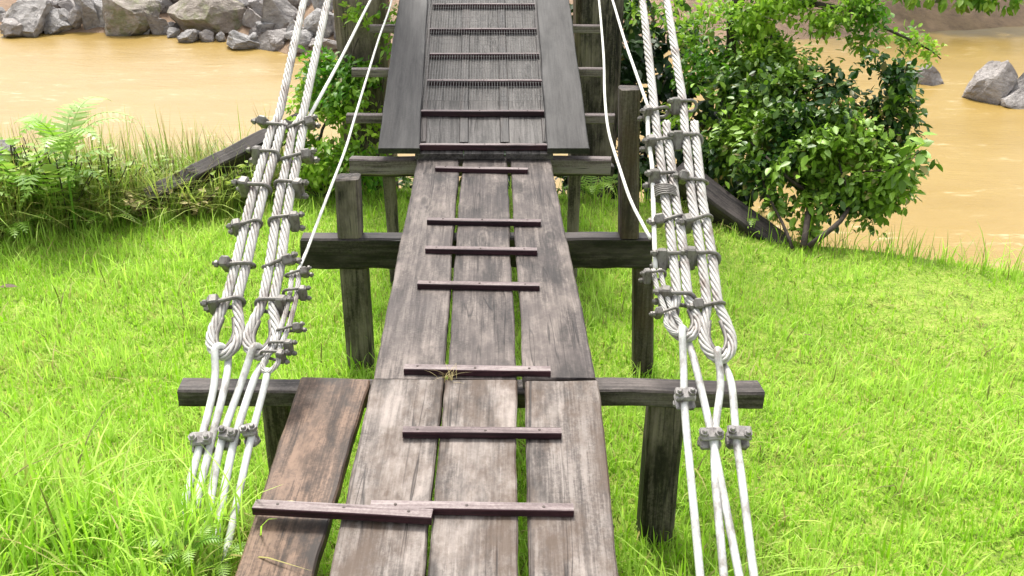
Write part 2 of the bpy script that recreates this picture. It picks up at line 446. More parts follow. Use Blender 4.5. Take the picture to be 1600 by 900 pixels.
# ------------------------------------------------------------------ ground
WATER = -1.4
_edge = [(-700, 400), (-300, 378), (0, 366), (100, 352), (200, 340), (300, 326), (400, 312), (500, 300), (700, 300), (900, 310), (1000, 328),
         (1100, 345), (1200, 372), (1300, 396), (1450, 418), (1600, 432), (1900, 455), (2300, 480)]
_ep = [at_z(a, b, -0.13) for a, b in _edge]
EX = np.array([p.x for p in _ep]); EY = np.array([p.y for p in _ep])
def edge_y(x): return np.interp(x, EX, EY)
def ss(a, b, x):
    t = np.clip((x - a) / (b - a), 0, 1); return t * t * (3 - 2 * t)
FS_X = np.array([-40, -11, -7, -5.6, -4.2, -3.5, 2, 6, 10, 40]); FS_Y = np.array([21, 19.9, 19.7, 19.2, 17.9, 17.2, 17.8, 19.2, 20.3, 22])
def ground_h(x, y):
    x = np.asarray(x, float); y = np.asarray(y, float)
    h = -0.12 * ss(2.9, 4.4, y)
    h = h + .56 * ss(2.85, 2.05, y) * ss(-.52, -.82, x) + .08 * ss(2.7, 1.7, y) * ss(.3, .8, x)
    h = h + .018 * np.sin(x * 3.1 + 1) * np.sin(y * 2.7) + .012 * np.sin(x * 7.3 + y * 5.1)
    d = y - edge_y(x)
    h = h - 1.9 * ss(-.05, 2.7, d)
    s = np.interp(x, FS_X, FS_Y)
    e = y - s
    h = h + np.where(e > -1.5, (np.clip(e + 1.5, 0, 8)) * .36 + np.clip(e - 6.5, 0, 30) * .05, 0)
    return h
def nonuni(a, b, fine0, fine1, step, grow=1.12):
    xs = list(np.arange(fine0, fine1 + 1e-6, step))
    s = step
    while xs[-1] < b: s *= grow; xs.append(xs[-1] + s)
    s = step
    while xs[0] > a: s *= grow; xs.insert(0, xs[0] - s)
    return np.array(xs)
gx = nonuni(-200, 200, -5, 5, .12); gy = nonuni(-60, 300, .5, 9, .12, 1.06)
GX, GY = np.meshgrid(gx, gy)
GZ = ground_h(GX, GY)
nxg, nyg = len(gx), len(gy)
gv = np.stack([GX.ravel(), GY.ravel(), GZ.ravel()], 1)
gf = [(j * nxg + i, j * nxg + i + 1, (j + 1) * nxg + i + 1, (j + 1) * nxg + i) for j in range(nyg - 1) for i in range(nxg - 1)]
g = link_mesh('ground', gv.tolist(), gf, M['soil'], smooth=True)
tag(g, kind='structure')

wx = nonuni(-200, 200, -12, 14, .5); wy = np.arange(4.6, 24.1, .4)
wv = []
for yy in wy:
    for xx in wx:
        wv.append((xx, yy, WATER + .025 * mnoise.noise((xx * .5, yy * 1.2, 0)) + .012 * mnoise.noise((xx * 1.3, yy * 2.8, 3))))
wf = [(j * len(wx) + i, j * len(wx) + i + 1, (j + 1) * len(wx) + i + 1, (j + 1) * len(wx) + i) for j in range(len(wy) - 1) for i in range(len(wx) - 1)]
tag(link_mesh('river', wv, wf, M['water'], smooth=True), kind='structure')

# ------------------------------------------------------------------ blades, leaves
def blade_mesh(name, P, H, lean, width, bend, tint, mat, parent=None):
    """P (n,3) roots; H heights; lean angle round z; bend how far tips droop; tint (n,3)"""
    n = len(P)
    dx, dy = np.cos(lean), np.sin(lean)
    sx, sy = -dy, dx
    ts = np.array([0, .38, .74, 1.0]); ws = np.array([.8, 1.0, .6, 0])
    V = np.zeros((n, 7, 3))
    k = 0
    for t, wd in zip(ts, ws):
        off = bend * H * t * t
        z = H * t * (1 - .42 * np.clip(bend, 0, 1.6) * t)
        cx, cy, cz = P[:, 0] + dx * off, P[:, 1] + dy * off, P[:, 2] + z
        if wd > 0:
            for s in (-1, 1):
                V[:, k, 0] = cx + sx * width * wd * s * .5; V[:, k, 1] = cy + sy * width * wd * s * .5; V[:, k, 2] = cz; k += 1
        else:
            V[:, k, 0] = cx; V[:, k, 1] = cy; V[:, k, 2] = cz
    base = (np.arange(n) * 7)[:, None]
    loops = np.concatenate([base + np.array([[0, 1, 3, 2]]), base + np.array([[2, 3, 5, 4]]), base + np.array([[4, 5, 6]])], 1).ravel()
    starts = ((np.arange(n) * 11)[:, None] + np.array([[0, 4, 8]])).ravel()
    return raw_mesh(name, V.reshape(-1, 3), loops, starts, np.repeat(tint, 7, 0), mat, parent)
def raw_mesh(name, V, loops, starts, tint, mat, parent=None, smooth=True):
    me = bpy.data.meshes.new(name)
    me.vertices.add(len(V)); me.vertices.foreach_set('co', np.asarray(V, np.float32).ravel())
    me.loops.add(len(loops)); me.loops.foreach_set('vertex_index', np.asarray(loops, np.int32))
    me.polygons.add(len(starts)); me.polygons.foreach_set('loop_start', np.asarray(starts, np.int32))
    if smooth: me.polygons.foreach_set('use_smooth', np.ones(len(starts), bool))
    me.update(calc_edges=True); me.validate()
    at = me.attributes.new('tint', 'FLOAT_COLOR', 'POINT')
    col = np.ones((len(V), 4), np.float32); col[:, :3] = tint
    at.data.foreach_set('color', col.ravel())
    me.materials.append(mat)
    o = bpy.data.objects.new(name, me); C.objects.link(o)
    if parent is not None: adopt(o, parent)
    return o
def vnoise(x, y, s, seed=0):
    return np.array([mnoise.noise((a * s + seed, b * s - seed, seed * .7)) for a, b in zip(x, y)])

def lawn():
    n = 230000
    # more blades where they stand nearer
    y = 1.5 + 5.2 * rng.random(n) ** 1.25
    x = (rng.random(n) * 2 - 1) * (0.62 * y + .75)
    keep = y < edge_y(x) + .22 * rng.random(n)
    x, y = x[keep], y[keep]
    z = ground_h(x, y) - .01
    pa = vnoise(x, y, 1.6, 3); pb = vnoise(x, y, 5.5, 9); pc = vnoise(x, y, .9, 21)
    n = len(x)
    tall = ss(-.9, -1.3, x) * ss(3.3, 2.3, y)                      # unmown corner
    tall = np.maximum(tall, .55 * ss(.25, .4, x) * ss(.95, .7, x) * ss(2.7, 2.2, y))
    H = (.032 + .040 * rng.random(n)) * (1.12 - .30 * ss(.3, 1.2, x)) * (1 + .55 * pb + .35 * pa)
    H = H + tall * (.03 + .09 * rng.random(n) ** 1.8)
    long_ = rng.random(n) < (.04 + .12 * tall + .05 * (pb > .25))
    H = np.where(long_, H * 1.9 + .03, H)
    under = (x > -.75) & (x < .35)
    H = np.where(under, np.minimum(H, .12), H)
    rim = (edge_y(x) - y < .12) & (rng.random(n) < .12)
    H = np.where(rim, H + .08 + .16 * rng.random(n), H)
    # worn path of short grass on the right
    worn = ss(.15, .5, pc) * ss(.4, 1.0, x)
    H = H * (1 - .45 * worn)
    H = np.clip(H, .02, .5)
    tint = np.zeros((n, 3))
    tint[:, 0] = np.clip(.45 + .55 * pb + .35 * pa + .30 * rng.standard_normal(n), 0, 1)
    dry = rng.random(n) < (.07 + .22 * np.clip(pa + .2, 0, 1) + .45 * worn)
    tint[:, 1] = np.where(dry, .35 + .6 * rng.random(n), .08 * rng.random(n))
    brown = rng.random(n) < .02
    tint[:, 2] = np.where(brown, .8, 0)
    bend = np.abs(.35 + .35 * rng.standard_normal(n)) + .5 * dry
    wd = .0035 + .0035 * rng.random(n) + np.where(long_, .002, 0)
    o = blade_mesh('grass', np.stack([x, y, z], 1), H, rng.random(n) * 6.283, wd, np.clip(bend, 0, 1.5), tint, M['grass'])
    tag(o, 'bright green lawn grass around the walkway', 'grass', kind='stuff')
lawn()

def leaf_cloud(name, P, N, size, tint, mat, parent=None, aspect=.56):
    """folded leaves: P roots, N directions the leaf points along"""
    n = len(P)
    D = N / np.linalg.norm(N, axis=1, keepdims=True)
    up = np.tile(np.array([0, 0, 1.0]), (n, 1)) + .42 * rng.standard_normal((n, 3))
    S = np.cross(D, up); S /= np.linalg.norm(S, axis=1, keepdims=True) + 1e-9
    U = np.cross(S, D)
    sz = size[:, None]
    drop = rng.random((n, 1)) * .3
    v = np.stack([P,
                  P + D * sz * .30 + S * sz * aspect * .44 + U * sz * .06,
                  P + D * sz * .30 - S * sz * aspect * .44 + U * sz * .06,
                  P + D * sz * .66 + S * sz * aspect * .38 + U * sz * (.05 - drop * .4),
                  P + D * sz * .66 - S * sz * aspect * .38 + U * sz * (.05 - drop * .4),
                  P + D * sz - U * sz * drop,
                  P + D * sz * .48 - U * sz * .03], 1)
    b = (np.arange(n) * 7)[:, None]
    tri = np.array([[0, 6, 1], [0, 2, 6], [1, 6, 3], [2, 4, 6], [3, 6, 5], [4, 5, 6]]).ravel()[None]
    loops = (b + tri).ravel()
    starts = np.arange(n * 6) * 3
    return raw_mesh(name, v.reshape(-1, 3), loops, starts, np.repeat(tint, 7, 0), mat, parent)
def blob_points(c, rad, n, shell=.55):
    d = rng.standard_normal((n, 3)); d /= np.linalg.norm(d, axis=1, keepdims=True)
    r = shell + (1 - shell) * rng.random((n, 1)) ** .6
    r *= 1 + .16 * rng.standard_normal((n, 1))
    P = np.array(c)[None] + d * r * np.array(rad)[None]
    nz = np.array([mnoise.noise((p[0] * 4.2, p[1] * 4.2, p[2] * 4.8)) for p in P]) if max(rad) < .8 else np.ones(n)
    k = nz > .03 + .06 * rng.standard_normal(n)
    if k.sum() < 3: k[:] = True
    return P[k], d[k]
def crown(name, blobs, mat, size=(.06, .11), parent=None, droop=.35, tintmid=.45, sprig=5):
    Ps, Ns, Ts, Ss = [], [], [], []
    for c, rad, n in blobs:
        k = max(3, n // sprig)
        P, d = blob_points(c, rad, k); k = len(P)
        cl = np.array([mnoise.noise((p[0] * 2.6 + 5, p[1] * 2.6, p[2] * 2.6)) for p in P])
        bt = tintmid + .16 * rng.standard_normal()
        for _ in range(sprig):                       # leaves sit in sprigs of a few
            q = P + .035 * rng.standard_normal((k, 3))
            nn = d * .7 + .75 * rng.standard_normal((k, 3)); nn[:, 2] -= droop
            Ps.append(q); Ns.append(nn)
            t = np.zeros((k, 3)); t[:, 0] = np.clip(bt + .95 * cl + .18 * rng.standard_normal(k), 0, 1)
            t[:, 1] = np.where(rng.random(k) < .015, .7, 0); t[:, 2] = np.where(rng.random(k) < .012, .7, 0)
            Ts.append(t); Ss.append(size[0] + (size[1] - size[0]) * rng.random(k))
    return leaf_cloud(name, np.concatenate(Ps), np.concatenate(Ns), np.concatenate(Ss), np.concatenate(Ts), mat, parent)
def limbs(name, paths, parent, mat=None):
    b = MB()
    for pts, r0, r1 in paths:
        q = spline(pts, .08)
        k = len(q)
        q = [p + Vector((mnoise.noise(p * 3.1), mnoise.noise(p * 3.1 + Vector((9, 0, 0))), mnoise.noise(p * 2.7 + Vector((0, 7, 0))))) * .025 * (0 < i < k - 1) for i, p in enumerate(q)]
        b.tube(q, [r0 + (r1 - r0) * i / max(1, k - 1) for i in range(k)], 7)
    return b.build(name, mat or M['bark'], parent, True)

# ------------------------------------------------------------------ timber helpers
def plank(name, A, B, Cc, D, th, mat, parent, wob=.004, n=40):
    """board with near edge A-B and far edge D-C (left-right), thickness th downwards; local Y runs along it"""
    A, B, Cc, D = (Vector(p) for p in (A, B, Cc, D))
    o0 = (A + B) / 2
    ly = ((Cc + D) / 2 - o0); L = ly.length; ly.normalize()
    lx = (B - A).normalized(); lz = lx.cross(ly).normalized(); lx = ly.cross(lz)
    mw = Matrix((lx.to_4d(), ly.to_4d(), lz.to_4d(), (0, 0, 0, 1))).transposed()
    mw.translation = o0
    for i in range(3): mw[3][i] = 0
    inv = mw.inverted()
    a, b, c, d = (inv @ p for p in (A, B, Cc, D))
    v, f = [], []
    ph = random.random() * 100
    ch = min(.005, th * .2)
    for i in range(n + 1):
        t = i / n
        l = a.lerp(d, t); r = b.lerp(c, t)
        yl, yr = l.y, r.y
        lx0 = l.x + wob * 1.6 * mnoise.noise((t * L * 2.2, ph, 0)) + wob * .8 * mnoise.noise((t * L * 11, ph, 4))
        rx0 = r.x + wob * 1.6 * mnoise.noise((t * L * 2.2, ph, 8)) + wob * .8 * mnoise.noise((t * L * 11, ph, 12))
        zz = wob * 1.2 * mnoise.noise((t * L * 1.1, ph, 16))
        cup = wob * .9 * mnoise.noise((t * L * .9, ph, 20))
        prof = [(lx0, -th), (lx0, -ch), (lx0 + ch, 0), (lx0 * .5 + rx0 * .5, cup), (rx0 - ch, 0), (rx0, -ch), (rx0, -th)]
        for k, (x_, z_) in enumerate(prof):
            s = (x_ - lx0) / max(1e-6, rx0 - lx0)
            yy = yl + (yr - yl) * s
            if i in (0, n): yy += wob * 1.5 * mnoise.noise((x_ * 14, ph, 30 + i))
            v.append((x_, yy, zz + z_))
    m_ = 7
    for i in range(n):
        for k in range(m_):
            k2 = (k + 1) % m_
            f.append((i * m_ + k, i * m_ + k2, (i + 1) * m_ + k2, (i + 1) * m_ + k))
    f.append(tuple(range(m_))); f.append(tuple(reversed(range(n * m_, (n + 1) * m_))))
    f = [tuple(reversed(q)) for q in f]
    o = link_mesh(name, v, f, mat)
    o.parent = parent
    o.matrix_world = mw
    o.matrix_parent_inverse = Matrix.Translation(-Vector(parent.location))
    o.matrix_basis = mw
    return o
def bar(name, P, Q, wd, ht, mat, parent, side=None, wob=.003, n=14, two=None):
    """sawn timber from P to Q (centre line of its top face), wd across, ht deep; local X along it; two=(side, top) materials"""
    P, Q = Vector(P), Vector(Q)
    lx = Q - P; L = lx.length; lx.normalize()
    s = Vector(side) if side is not None else Y
    ly = (s - lx * s.dot(lx)).normalized(); lz = lx.cross(ly).normalized()
    if side is None and lz.z < 0: lz = -lz; ly = -ly
    mw = Matrix((lx.to_4d(), ly.to_4d(), lz.to_4d(), (0, 0, 0, 1))).transposed(); mw.translation = P
    for i in range(3): mw[3][i] = 0
    v, f, mi = [], [], []
    ph = random.random() * 100
    c = min(wd, ht) * .10
    prof = [(-wd / 2, -ht + c), (-wd / 2, -c), (-wd / 2 + c, 0), (wd / 2 - c, 0), (wd / 2, -c), (wd / 2, -ht + c), (wd / 2 - c, -ht), (-wd / 2 + c, -ht)]
    for i in range(n + 1):
        t = i / n
        dy, dz = wob * mnoise.noise((t * L * 2.5, ph, 0)), wob * mnoise.noise((t * L * 2.5, ph, 7))
        g1 = 1 + .5 * wob / wd * mnoise.noise((t * L * 8, ph, 15))
        for k, (y_, z_) in enumerate(prof):
            xx = t * L
            if i in (0, n): xx += wob * 1.3 * mnoise.noise((y_ * 20, z_ * 20, ph))
            v.append((xx, y_ * g1 + dy, z_ * g1 + dz))
    m_ = 8
    for i in range(n):
        for k in range(m_):
            k2 = (k + 1) % m_
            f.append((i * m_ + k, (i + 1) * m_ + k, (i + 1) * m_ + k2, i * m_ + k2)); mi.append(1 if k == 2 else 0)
    f.append(tuple(range(m_))); f.append(tuple(reversed(range(n * m_, (n + 1) * m_)))); mi += [0, 0]
    mats = list(two) if two else [mat]
    o = link_mesh(name, v, f, mats)
    bm = bmesh.new(); bm.from_mesh(o.data); bmesh.ops.recalc_face_normals(bm, faces=bm.faces[:]); bm.to_mesh(o.data); bm.free()
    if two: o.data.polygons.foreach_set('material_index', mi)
    if parent is not None:
        o.parent = parent
        o.matrix_parent_inverse = Matrix.Translation(-Vector(parent.location))
    o.matrix_basis = mw
    return o
def post(name, x, y, z0, z1, wx_, wy_, mat, parent, lean=(0, 0), wob=.006, rough_top=.012, n=16):
    """upright timber, local Z along it"""
    v, f = [], []
    ph = random.random() * 100
    c = .12
    prof = [(-.5 + c, -.5), (.5 - c, -.5), (.5, -.5 + c), (.5, .5 - c), (.5 - c, .5), (-.5 + c, .5), (-.5, .5 - c), (-.5, -.5 + c)]
    H = z1 - z0
    for i in range(n + 1):
        t = i / n
        for k, (a, b) in enumerate(prof):
            w1 = 1 + wob / wx_ * 1.2 * mnoise.noise((t * H * 3, ph, k * .6))
            zz = t * H + (rough_top * mnoise.noise((a * 3, b * 3, ph)) if i == n else 0)
            v.append((a * wx_ * w1 + lean[0] * t * H + wob * mnoise.noise((t * H * 1.2, ph, 5)), b * wy_ * w1 + lean[1] * t * H, zz))
    for i in range(n):
        for k in range(8):
            k2 = (k + 1) % 8
            f.append((i * 8 + k, i * 8 + k2, (i + 1) * 8 + k2, (i + 1) * 8 + k))
    f.append(tuple(reversed(range(8)))); f.append(tuple(range(n * 8, n * 8 + 8)))
    o = link_mesh(name, v, f, mat)
    if parent is not None:
        o.parent = parent
        o.matrix_parent_inverse = Matrix.Translation(-Vector(parent.location))
    o.location = (x, y, z0)
    return o

# ------------------------------------------------------------------ walkway
S1 = (2.70, .652, .095)         # near ramp: point and slope
S2 = (2.70, .650, -.0034)       # level stretch
S3 = (5.00, .685, .283)         # deck of the bridge, climbing to the tower
def p1(x, y): return on_slope(x, y, *S1)
def p2(x, y): return on_slope(x, y, *S2)
def p3(x, y): return on_slope(x, y, *S3)
def extend(near, far, y):       # carry the edge near<-far on to world y
    k = (y - far.y) / (near.y - far.y)
    return far + (near - far) * k

def cleat(parent, fn, a, b, wd=.034, ht=.021, pts=None, lift=0.0):
    P, Q = fn(*a), fn(*b)
    nrm = Vector((0, 0, ht + lift))
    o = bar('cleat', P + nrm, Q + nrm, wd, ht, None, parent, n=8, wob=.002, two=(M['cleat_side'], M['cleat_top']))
    L_ = (Q - P).length
    k = 3 if L_ > .3 else 2
    for i in range(k):
        nb = MB(); c_ = Vector((L_ * (.12 + .76 * i / (k - 1)) + random.uniform(-.015, .015), random.uniform(-.005, .005), 0))
        nb.tube([c_ - Vector((0, 0, .004)), c_ + Vector((0, 0, .0015))], .0042, 8)
        q = link_mesh('nail', nb.v, nb.f, M['rust']); q.parent = o
    return o

near = thing('plank_ramp', 'nearest stretch of three pale weathered planks with red edged cleats', 'walkway', (-.1, 1.3, .52))
rows = [((515, 900), (580, 600), (660, 900), (691, 600)), ((667, 900), (695, 600), (808, 900), (808, 600)), ((826, 900), (820, 600), (968, 900), (936, 600))]
for i, (ln, lf, rn, rf) in enumerate(rows):
    LF, RF = p1(*lf), p1(*rf)
    LN, RN = extend(p1(*ln), LF, 1.25 + .02 * i), extend(p1(*rn), RF, 1.25 + .02 * i)
    ya = 2.701 - .004 * i
    LF, RF = extend(LF, LN, ya), extend(RF, RN, ya)
    plank('plank', LN, RN, RF, LF, .036, M['plank_near'], near)
cleat(near, p1, (580, 797), (896, 803))
cleat(near, p1, (630, 680), (877, 682))

mid = thing('plank_walkway', 'middle stretch of three grey planks with five cleats over the dark beam', 'walkway', (-.1, 2.7, .6))
rows = [((582, 597), (653, 245), (692, 597), (718, 245)), ((697, 597), (723, 245), (807, 597), (792, 245)), ((818, 597), (798, 245), (932, 597), (860, 245))]
for i, (ln, lf, rn, rf) in enumerate(rows):
    plank('plank', extend(p2(*ln), p2(*lf), 2.703 + .004 * i), extend(p2(*rn), p2(*rf), 2.703 + .004 * i), p2(*rf), p2(*lf), .036, M['plank_mid'], mid)
for (y_, a, b) in ((585, 632, 860), (452, 653, 843), (397, 665, 839), (352, 668, 845), (270, 681, 825)):
    cleat(mid, p2, (a, y_ - 3), (b, y_), wd=.036, ht=.022)

sb = thing('side_board', 'rusty brown board lying left of the planks under its own cleat', 'board', (-.6, 2.0, .55))
bl = lambda x, y: on_slope(x, y, 2.75, .640, .10)
LN, RN = extend(bl(365, 900), bl(470, 589), 1.3), extend(bl(490, 900), bl(578, 592), 1.3)
plank('board', LN, RN, bl(578, 592), bl(470, 588), .034, M['board_rust'], sb, wob=.005)
c_ = cleat(sb, p1, (399, 800), (676, 815), wd=.040, ht=.023, lift=.004)

deck = thing('bridge_deck', 'upper planked deck with wire mesh and dark side boards climbing away', 'bridge deck', (-.15, 5.0, .6))
for (ln, lf, rn, rf, mt, nm, dz) in (
        ((590, 242), (625, 0), (657, 242), (668, 0), 'board_side', 'side_board', .036),
        ((855, 242), (838, 0), (921, 242), (888, 0), 'board_side', 'side_board', .036),
        ((648, 240), (662, 0), (723.5, 240), (728, 0), 'plank_deck', 'plank', 0),
        ((725, 240), (729, 0), (788, 240), (782.6, 0), 'plank_deck', 'plank', 0),
        ((789.5, 240), (783.6, 0), (864, 240), (844, 0), 'plank_deck', 'plank', 0)):
    up = Vector((0, 0, dz))
    A, B, D, Cq = p3(*ln), p3(*rn), p3(*lf), p3(*rf)
    D, Cq = extend(D, A, 10.2), extend(Cq, B, 10.2)
    plank(nm, A + up, B + up, Cq + up, D + up, .034 if dz == 0 else .0335, M[mt], deck, n=40)
for (y_, a, b) in ((234, 655, 856), (181, 657, 850), (133, 668, 848), (91, 672, 843), (52, 672, 838), (13, 676, 835)):
    cleat(deck, p3, (a, y_), (b, y_), wd=.036, ht=.03)
for k in range(1, 8):
    yy = 6.85 + .36 * k
    q = Vector((-.19, yy, S3[1] + S3[2] * (yy - S3[0])))
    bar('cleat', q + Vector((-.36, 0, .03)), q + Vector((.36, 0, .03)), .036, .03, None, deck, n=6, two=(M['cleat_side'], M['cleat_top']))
# wire mesh stapled over the planks: long wires between the cleats, a cross wire now and then
mb = MB()
n_w = 46
A0, A1 = p3(646, 165), p3(848, 165)
for k in range(n_w + 1):
    t = k / n_w
    a = A0.lerp(A1, t)
    pts = []
    for j in range(0, 46):
        yy = a.y + j * .1
        zz = S3[1] + S3[2] * (yy - S3[0]) + .030 + .006 * mnoise.noise((a.x * 4, yy * 3, 0))
        pts.append((a.x - .028 * (yy - a.y) / 1.6 + .002 * mnoise.noise((k, yy * 6, 3)), yy, zz))
    mb.tube(pts, .0014, 4)
for j in range(0, 90):
    yy = A0.y + .05 * j
    zz = S3[1] + S3[2] * (yy - S3[0]) + .030
    s = -.028 * (yy - A0.y) / 1.6
    mb.tube([(A0.x + s + (A1.x - A0.x) * i / 12, yy, zz + .006 * mnoise.noise(((A0.x + (A1.x - A0.x) * i / 12) * 4, yy * 3, 0))) for i in range(13)], .0008, 4)
mb.build('wire_mesh', M['mesh'], deck)
for (y_, a, b, dz, wd, ht) in ((243, 543, 958, -.037, .07, .085), (165, 540, 960, -.045, .05, .05), (95, 549, 945, -.045, .05, .05), (28, 577, 940, -.045, .05, .05)):
    P, Q = p3(a, y_), p3(b, y_)
    P.z += dz; Q.z += dz
    if y_ == 243: P.y = Q.y = 5.062
    bar('bearer', P, Q, wd, ht, M['beam_pale'], deck, wob=.006)
for k in range(1, 5):
    yy = 6.6 + .75 * k
    zz = S3[1] + S3[2] * (yy - S3[0]) - .045
    bar('bearer', (-1.0, yy, zz), (.66, yy, zz), .05, .05, M['beam_pale'], deck, wob=.006)

for pa, pb in (((724, 238), (728.5, 0)), ((788.7, 238), (783, 0)), ((657, 238), (668, 0)), ((856, 238), (838, 0))):
    A, B = p3(*pa), p3(*pb); B = extend(B, A, 10.1)
    dn = Vector((0, 0, -.036)); A.y += .10; A.z += .10 * S3[2]
    bar('stringer', A + dn, B + dn, .05, .04, M['beam'], deck, side=(1, 0, 0), wob=.003)
# trestles that carry the walkway
def trestle(label, y, z, xa, xb, dy, dz, posts, mat='beam', zb=None):
    t = thing('trestle', label, 'trestle', ((xa + xb) / 2, y, 0), 'timber trestles under the walkway')
    bar('crossbeam', (xa, y, z), (xb, y, zb if zb is not None else z), dy, dz, M[mat], t, wob=.012, n=40)
    for (x, py, z1, wx_, wy_, lean, m) in posts:
        g0 = float(ground_h(x, py)) - .15
        post('post', x - lean[0] * (z1 - g0), py, g0, z1, wx_, wy_, M[m], t, lean)
    return t
L0, R0 = at_y(278, 600, 2.73), at_y(1189, 612, 2.73)
trestle('near trestle whose long crossbeam runs under the white anchor rods', 2.74, .608, L0.x, R0.x, .085, .060,
        [(-.755, 2.755, .547, .085, .085, (0, 0), 'post_dark'), (.50, 2.765, .546, .115, .11, (.02, 0), 'post_dark')], 'beam_grey')
L0, R0 = at_y(470, 365, 4.05), at_y(1020, 368, 4.05)
pl = at_y(550, 300, 4.15); pr = at_y(973, 140, 4.15); prb = at_y(990, 590, 4.15)
pl_b = at_y(551, 500, 4.15)
trestle('middle trestle with thick black crossbeam between a short stump and a tall brown post', 4.055, .598, L0.x, R0.x, .085, .145,
        [(pl.x, 4.08, .452, .118, .11, (0, 0), 'post_dark'), (prb.x, 4.08, .452, .092, .10, (-.05, 0), 'post_brown')], 'beam')
mt_ = bpy.data.objects[[o.name for o in C.objects if o.name.startswith('trestle')][-1]]
post('post', pl.x, 4.06, .597, at_y(550, 277, 4.06).z, .102, .09, M['post_dark'], mt_, (0, 0), .008, .02)
post('post', pr.x + .045, 4.06, .597, at_y(973, 138, 4.06).z, .084, .09, M['post_brown'], mt_, (-.05, 0), .006, .01)
L0, R0 = at_y(556, 256, 5.12), at_y(958, 260, 5.12)
a_, b_ = at_y(610, 300, 5.16), at_y(896, 300, 5.16)
trestle('far trestle of two thin black posts where the planks meet the bridge deck', 5.12, .588, L0.x, R0.x, .07, .06,
        [(a_.x, 5.14, .527, .062, .062, (-.006, 0), 'post_dark'), (b_.x, 5.14, .527, .062, .062, (0, 0), 'post_dark')], 'beam')

# tower that the cables hang from, and its slanting props
def tower_post(label, x, y, wx_, mat):
    t = thing('tower_post', label, 'tower post', (x, y, float(ground_h(x, y))), 'timber tower posts at the river bank')
    post('shaft', x, y, float(ground_h(x, y)) - .4, 5.2, wx_, .34, M[mat], t, wob=.02)
    b = MB()
    b.box((x, y - .0, 4.2), X, Y, Z, wx_ * .5 + .03, .20, .07, .01)
    b.build('collar', M['post_dark'], t)
    return t
tl = at_y(570, 120, 7.1)
tower_post('thick brown timber post left of the bridge deck above the ivy', tl.x, 7.2, .35, 'tower')
tower_post('thick dark timber post right of the bridge deck behind leaves', .60, 7.2, .33, 'post_dark')
def prop(label, pts_px, ys, wd, ht):
    P, Q = at_y(*pts_px[0], ys[0]), at_y(*pts_px[1], ys[1])
    o = bar('timber_prop', P, Q, wd, ht, M['beam'], None, side=(0, .8, .6), wob=.015, n=20)
    tag(o, label, 'timber prop')
prop('dark slanting timber on the bank left of the cables', ((470, 203), (235, 322)), (6.9, 6.2), .11, .15)
prop('dark slanting timber on the bank right of the cables under the bush', ((1062, 258), (1228, 380)), (6.2, 5.75), .15, .19)

# ------------------------------------------------------------------ cables
ROPE_R = .0165
def clip_meshes():
    b = MB()
    h = .025
    arc = [(-.020 - .026 * math.sin(t), 0, h * math.cos(t)) for t in [math.pi * k / 8 for k in range(9)]]
    b.tube([(.094, .010, h)] + [(.03, .006, h)] + [(a, -.002, c) for a, y_, c in arc] + [(.03, -.008, -h), (.094, -.010, -h)], .0075, 8)
    u = b
    s = MB()
    s.box((.052, 0, 0), X, Y, Z, .017, .020, .040, .006)
    s.box((.038, 0, 0), X, Y, Z, .008, .014, .026, .004)
    s.box((.067, 0, .0), X, Y, Z, .006, .013, .034, .003)
    nt_ = MB()
    nt_.tube([(0, 0, 0), (.003, 0, 0), (.012, 0, 0), (.014, 0, 0)], [.011, .0135, .0135, .011], 6)
    return u, s, nt_
_u, _s, _n = clip_meshes()
def mesh_only(b, name, mat, smooth=True):
    me = bpy.data.meshes.new(name)
    me.from_pydata([tuple(v) for v in b.v], [], b.f); me.update()
    if smooth: me.polygons.foreach_set('use_smooth', [True] * len(me.polygons))
    me.materials.append(mat)
    return me
ME_U, ME_S, ME_N = mesh_only(_u, 'u_bolt', M['clip']), mesh_only(_s, 'saddle', M['clip'], False), mesh_only(_n, 'nut', M['clip'], False)
def add_clip(root, p, side, scale=1.0, roll=0.0, tilt=0.0):
    """a rope clip: part of its cable; saddle with u_bolt and two nuts as sub-parts"""
    e = X * side
    t_ = CT * side
    rot = Matrix((e.to_4d(), t_.to_4d(), CN.to_4d(), (0, 0, 0, 1))).transposed()
    for i in range(3): rot[3][i] = 0
    mw = Matrix.Translation(p) @ rot @ Matrix.Rotation(roll, 4, 'X') @ Matrix.Rotation(tilt, 4, 'Z') @ Matrix.Scale(scale, 4)
    o = bpy.data.objects.new('cable_clip', ME_S); C.objects.link(o)
    o.parent = root; o.matrix_parent_inverse = Matrix.Translation(-Vector(root.location)); o.matrix_basis = mw
    u = bpy.data.objects.new('u_bolt', ME_U); C.objects.link(u); u.parent = o
    for s in (-1, 1):
        q = bpy.data.objects.new('nut', ME_N); C.objects.link(q); q.parent = o
        q.location = (.0735, .010 * s, .025 * s)
    return o

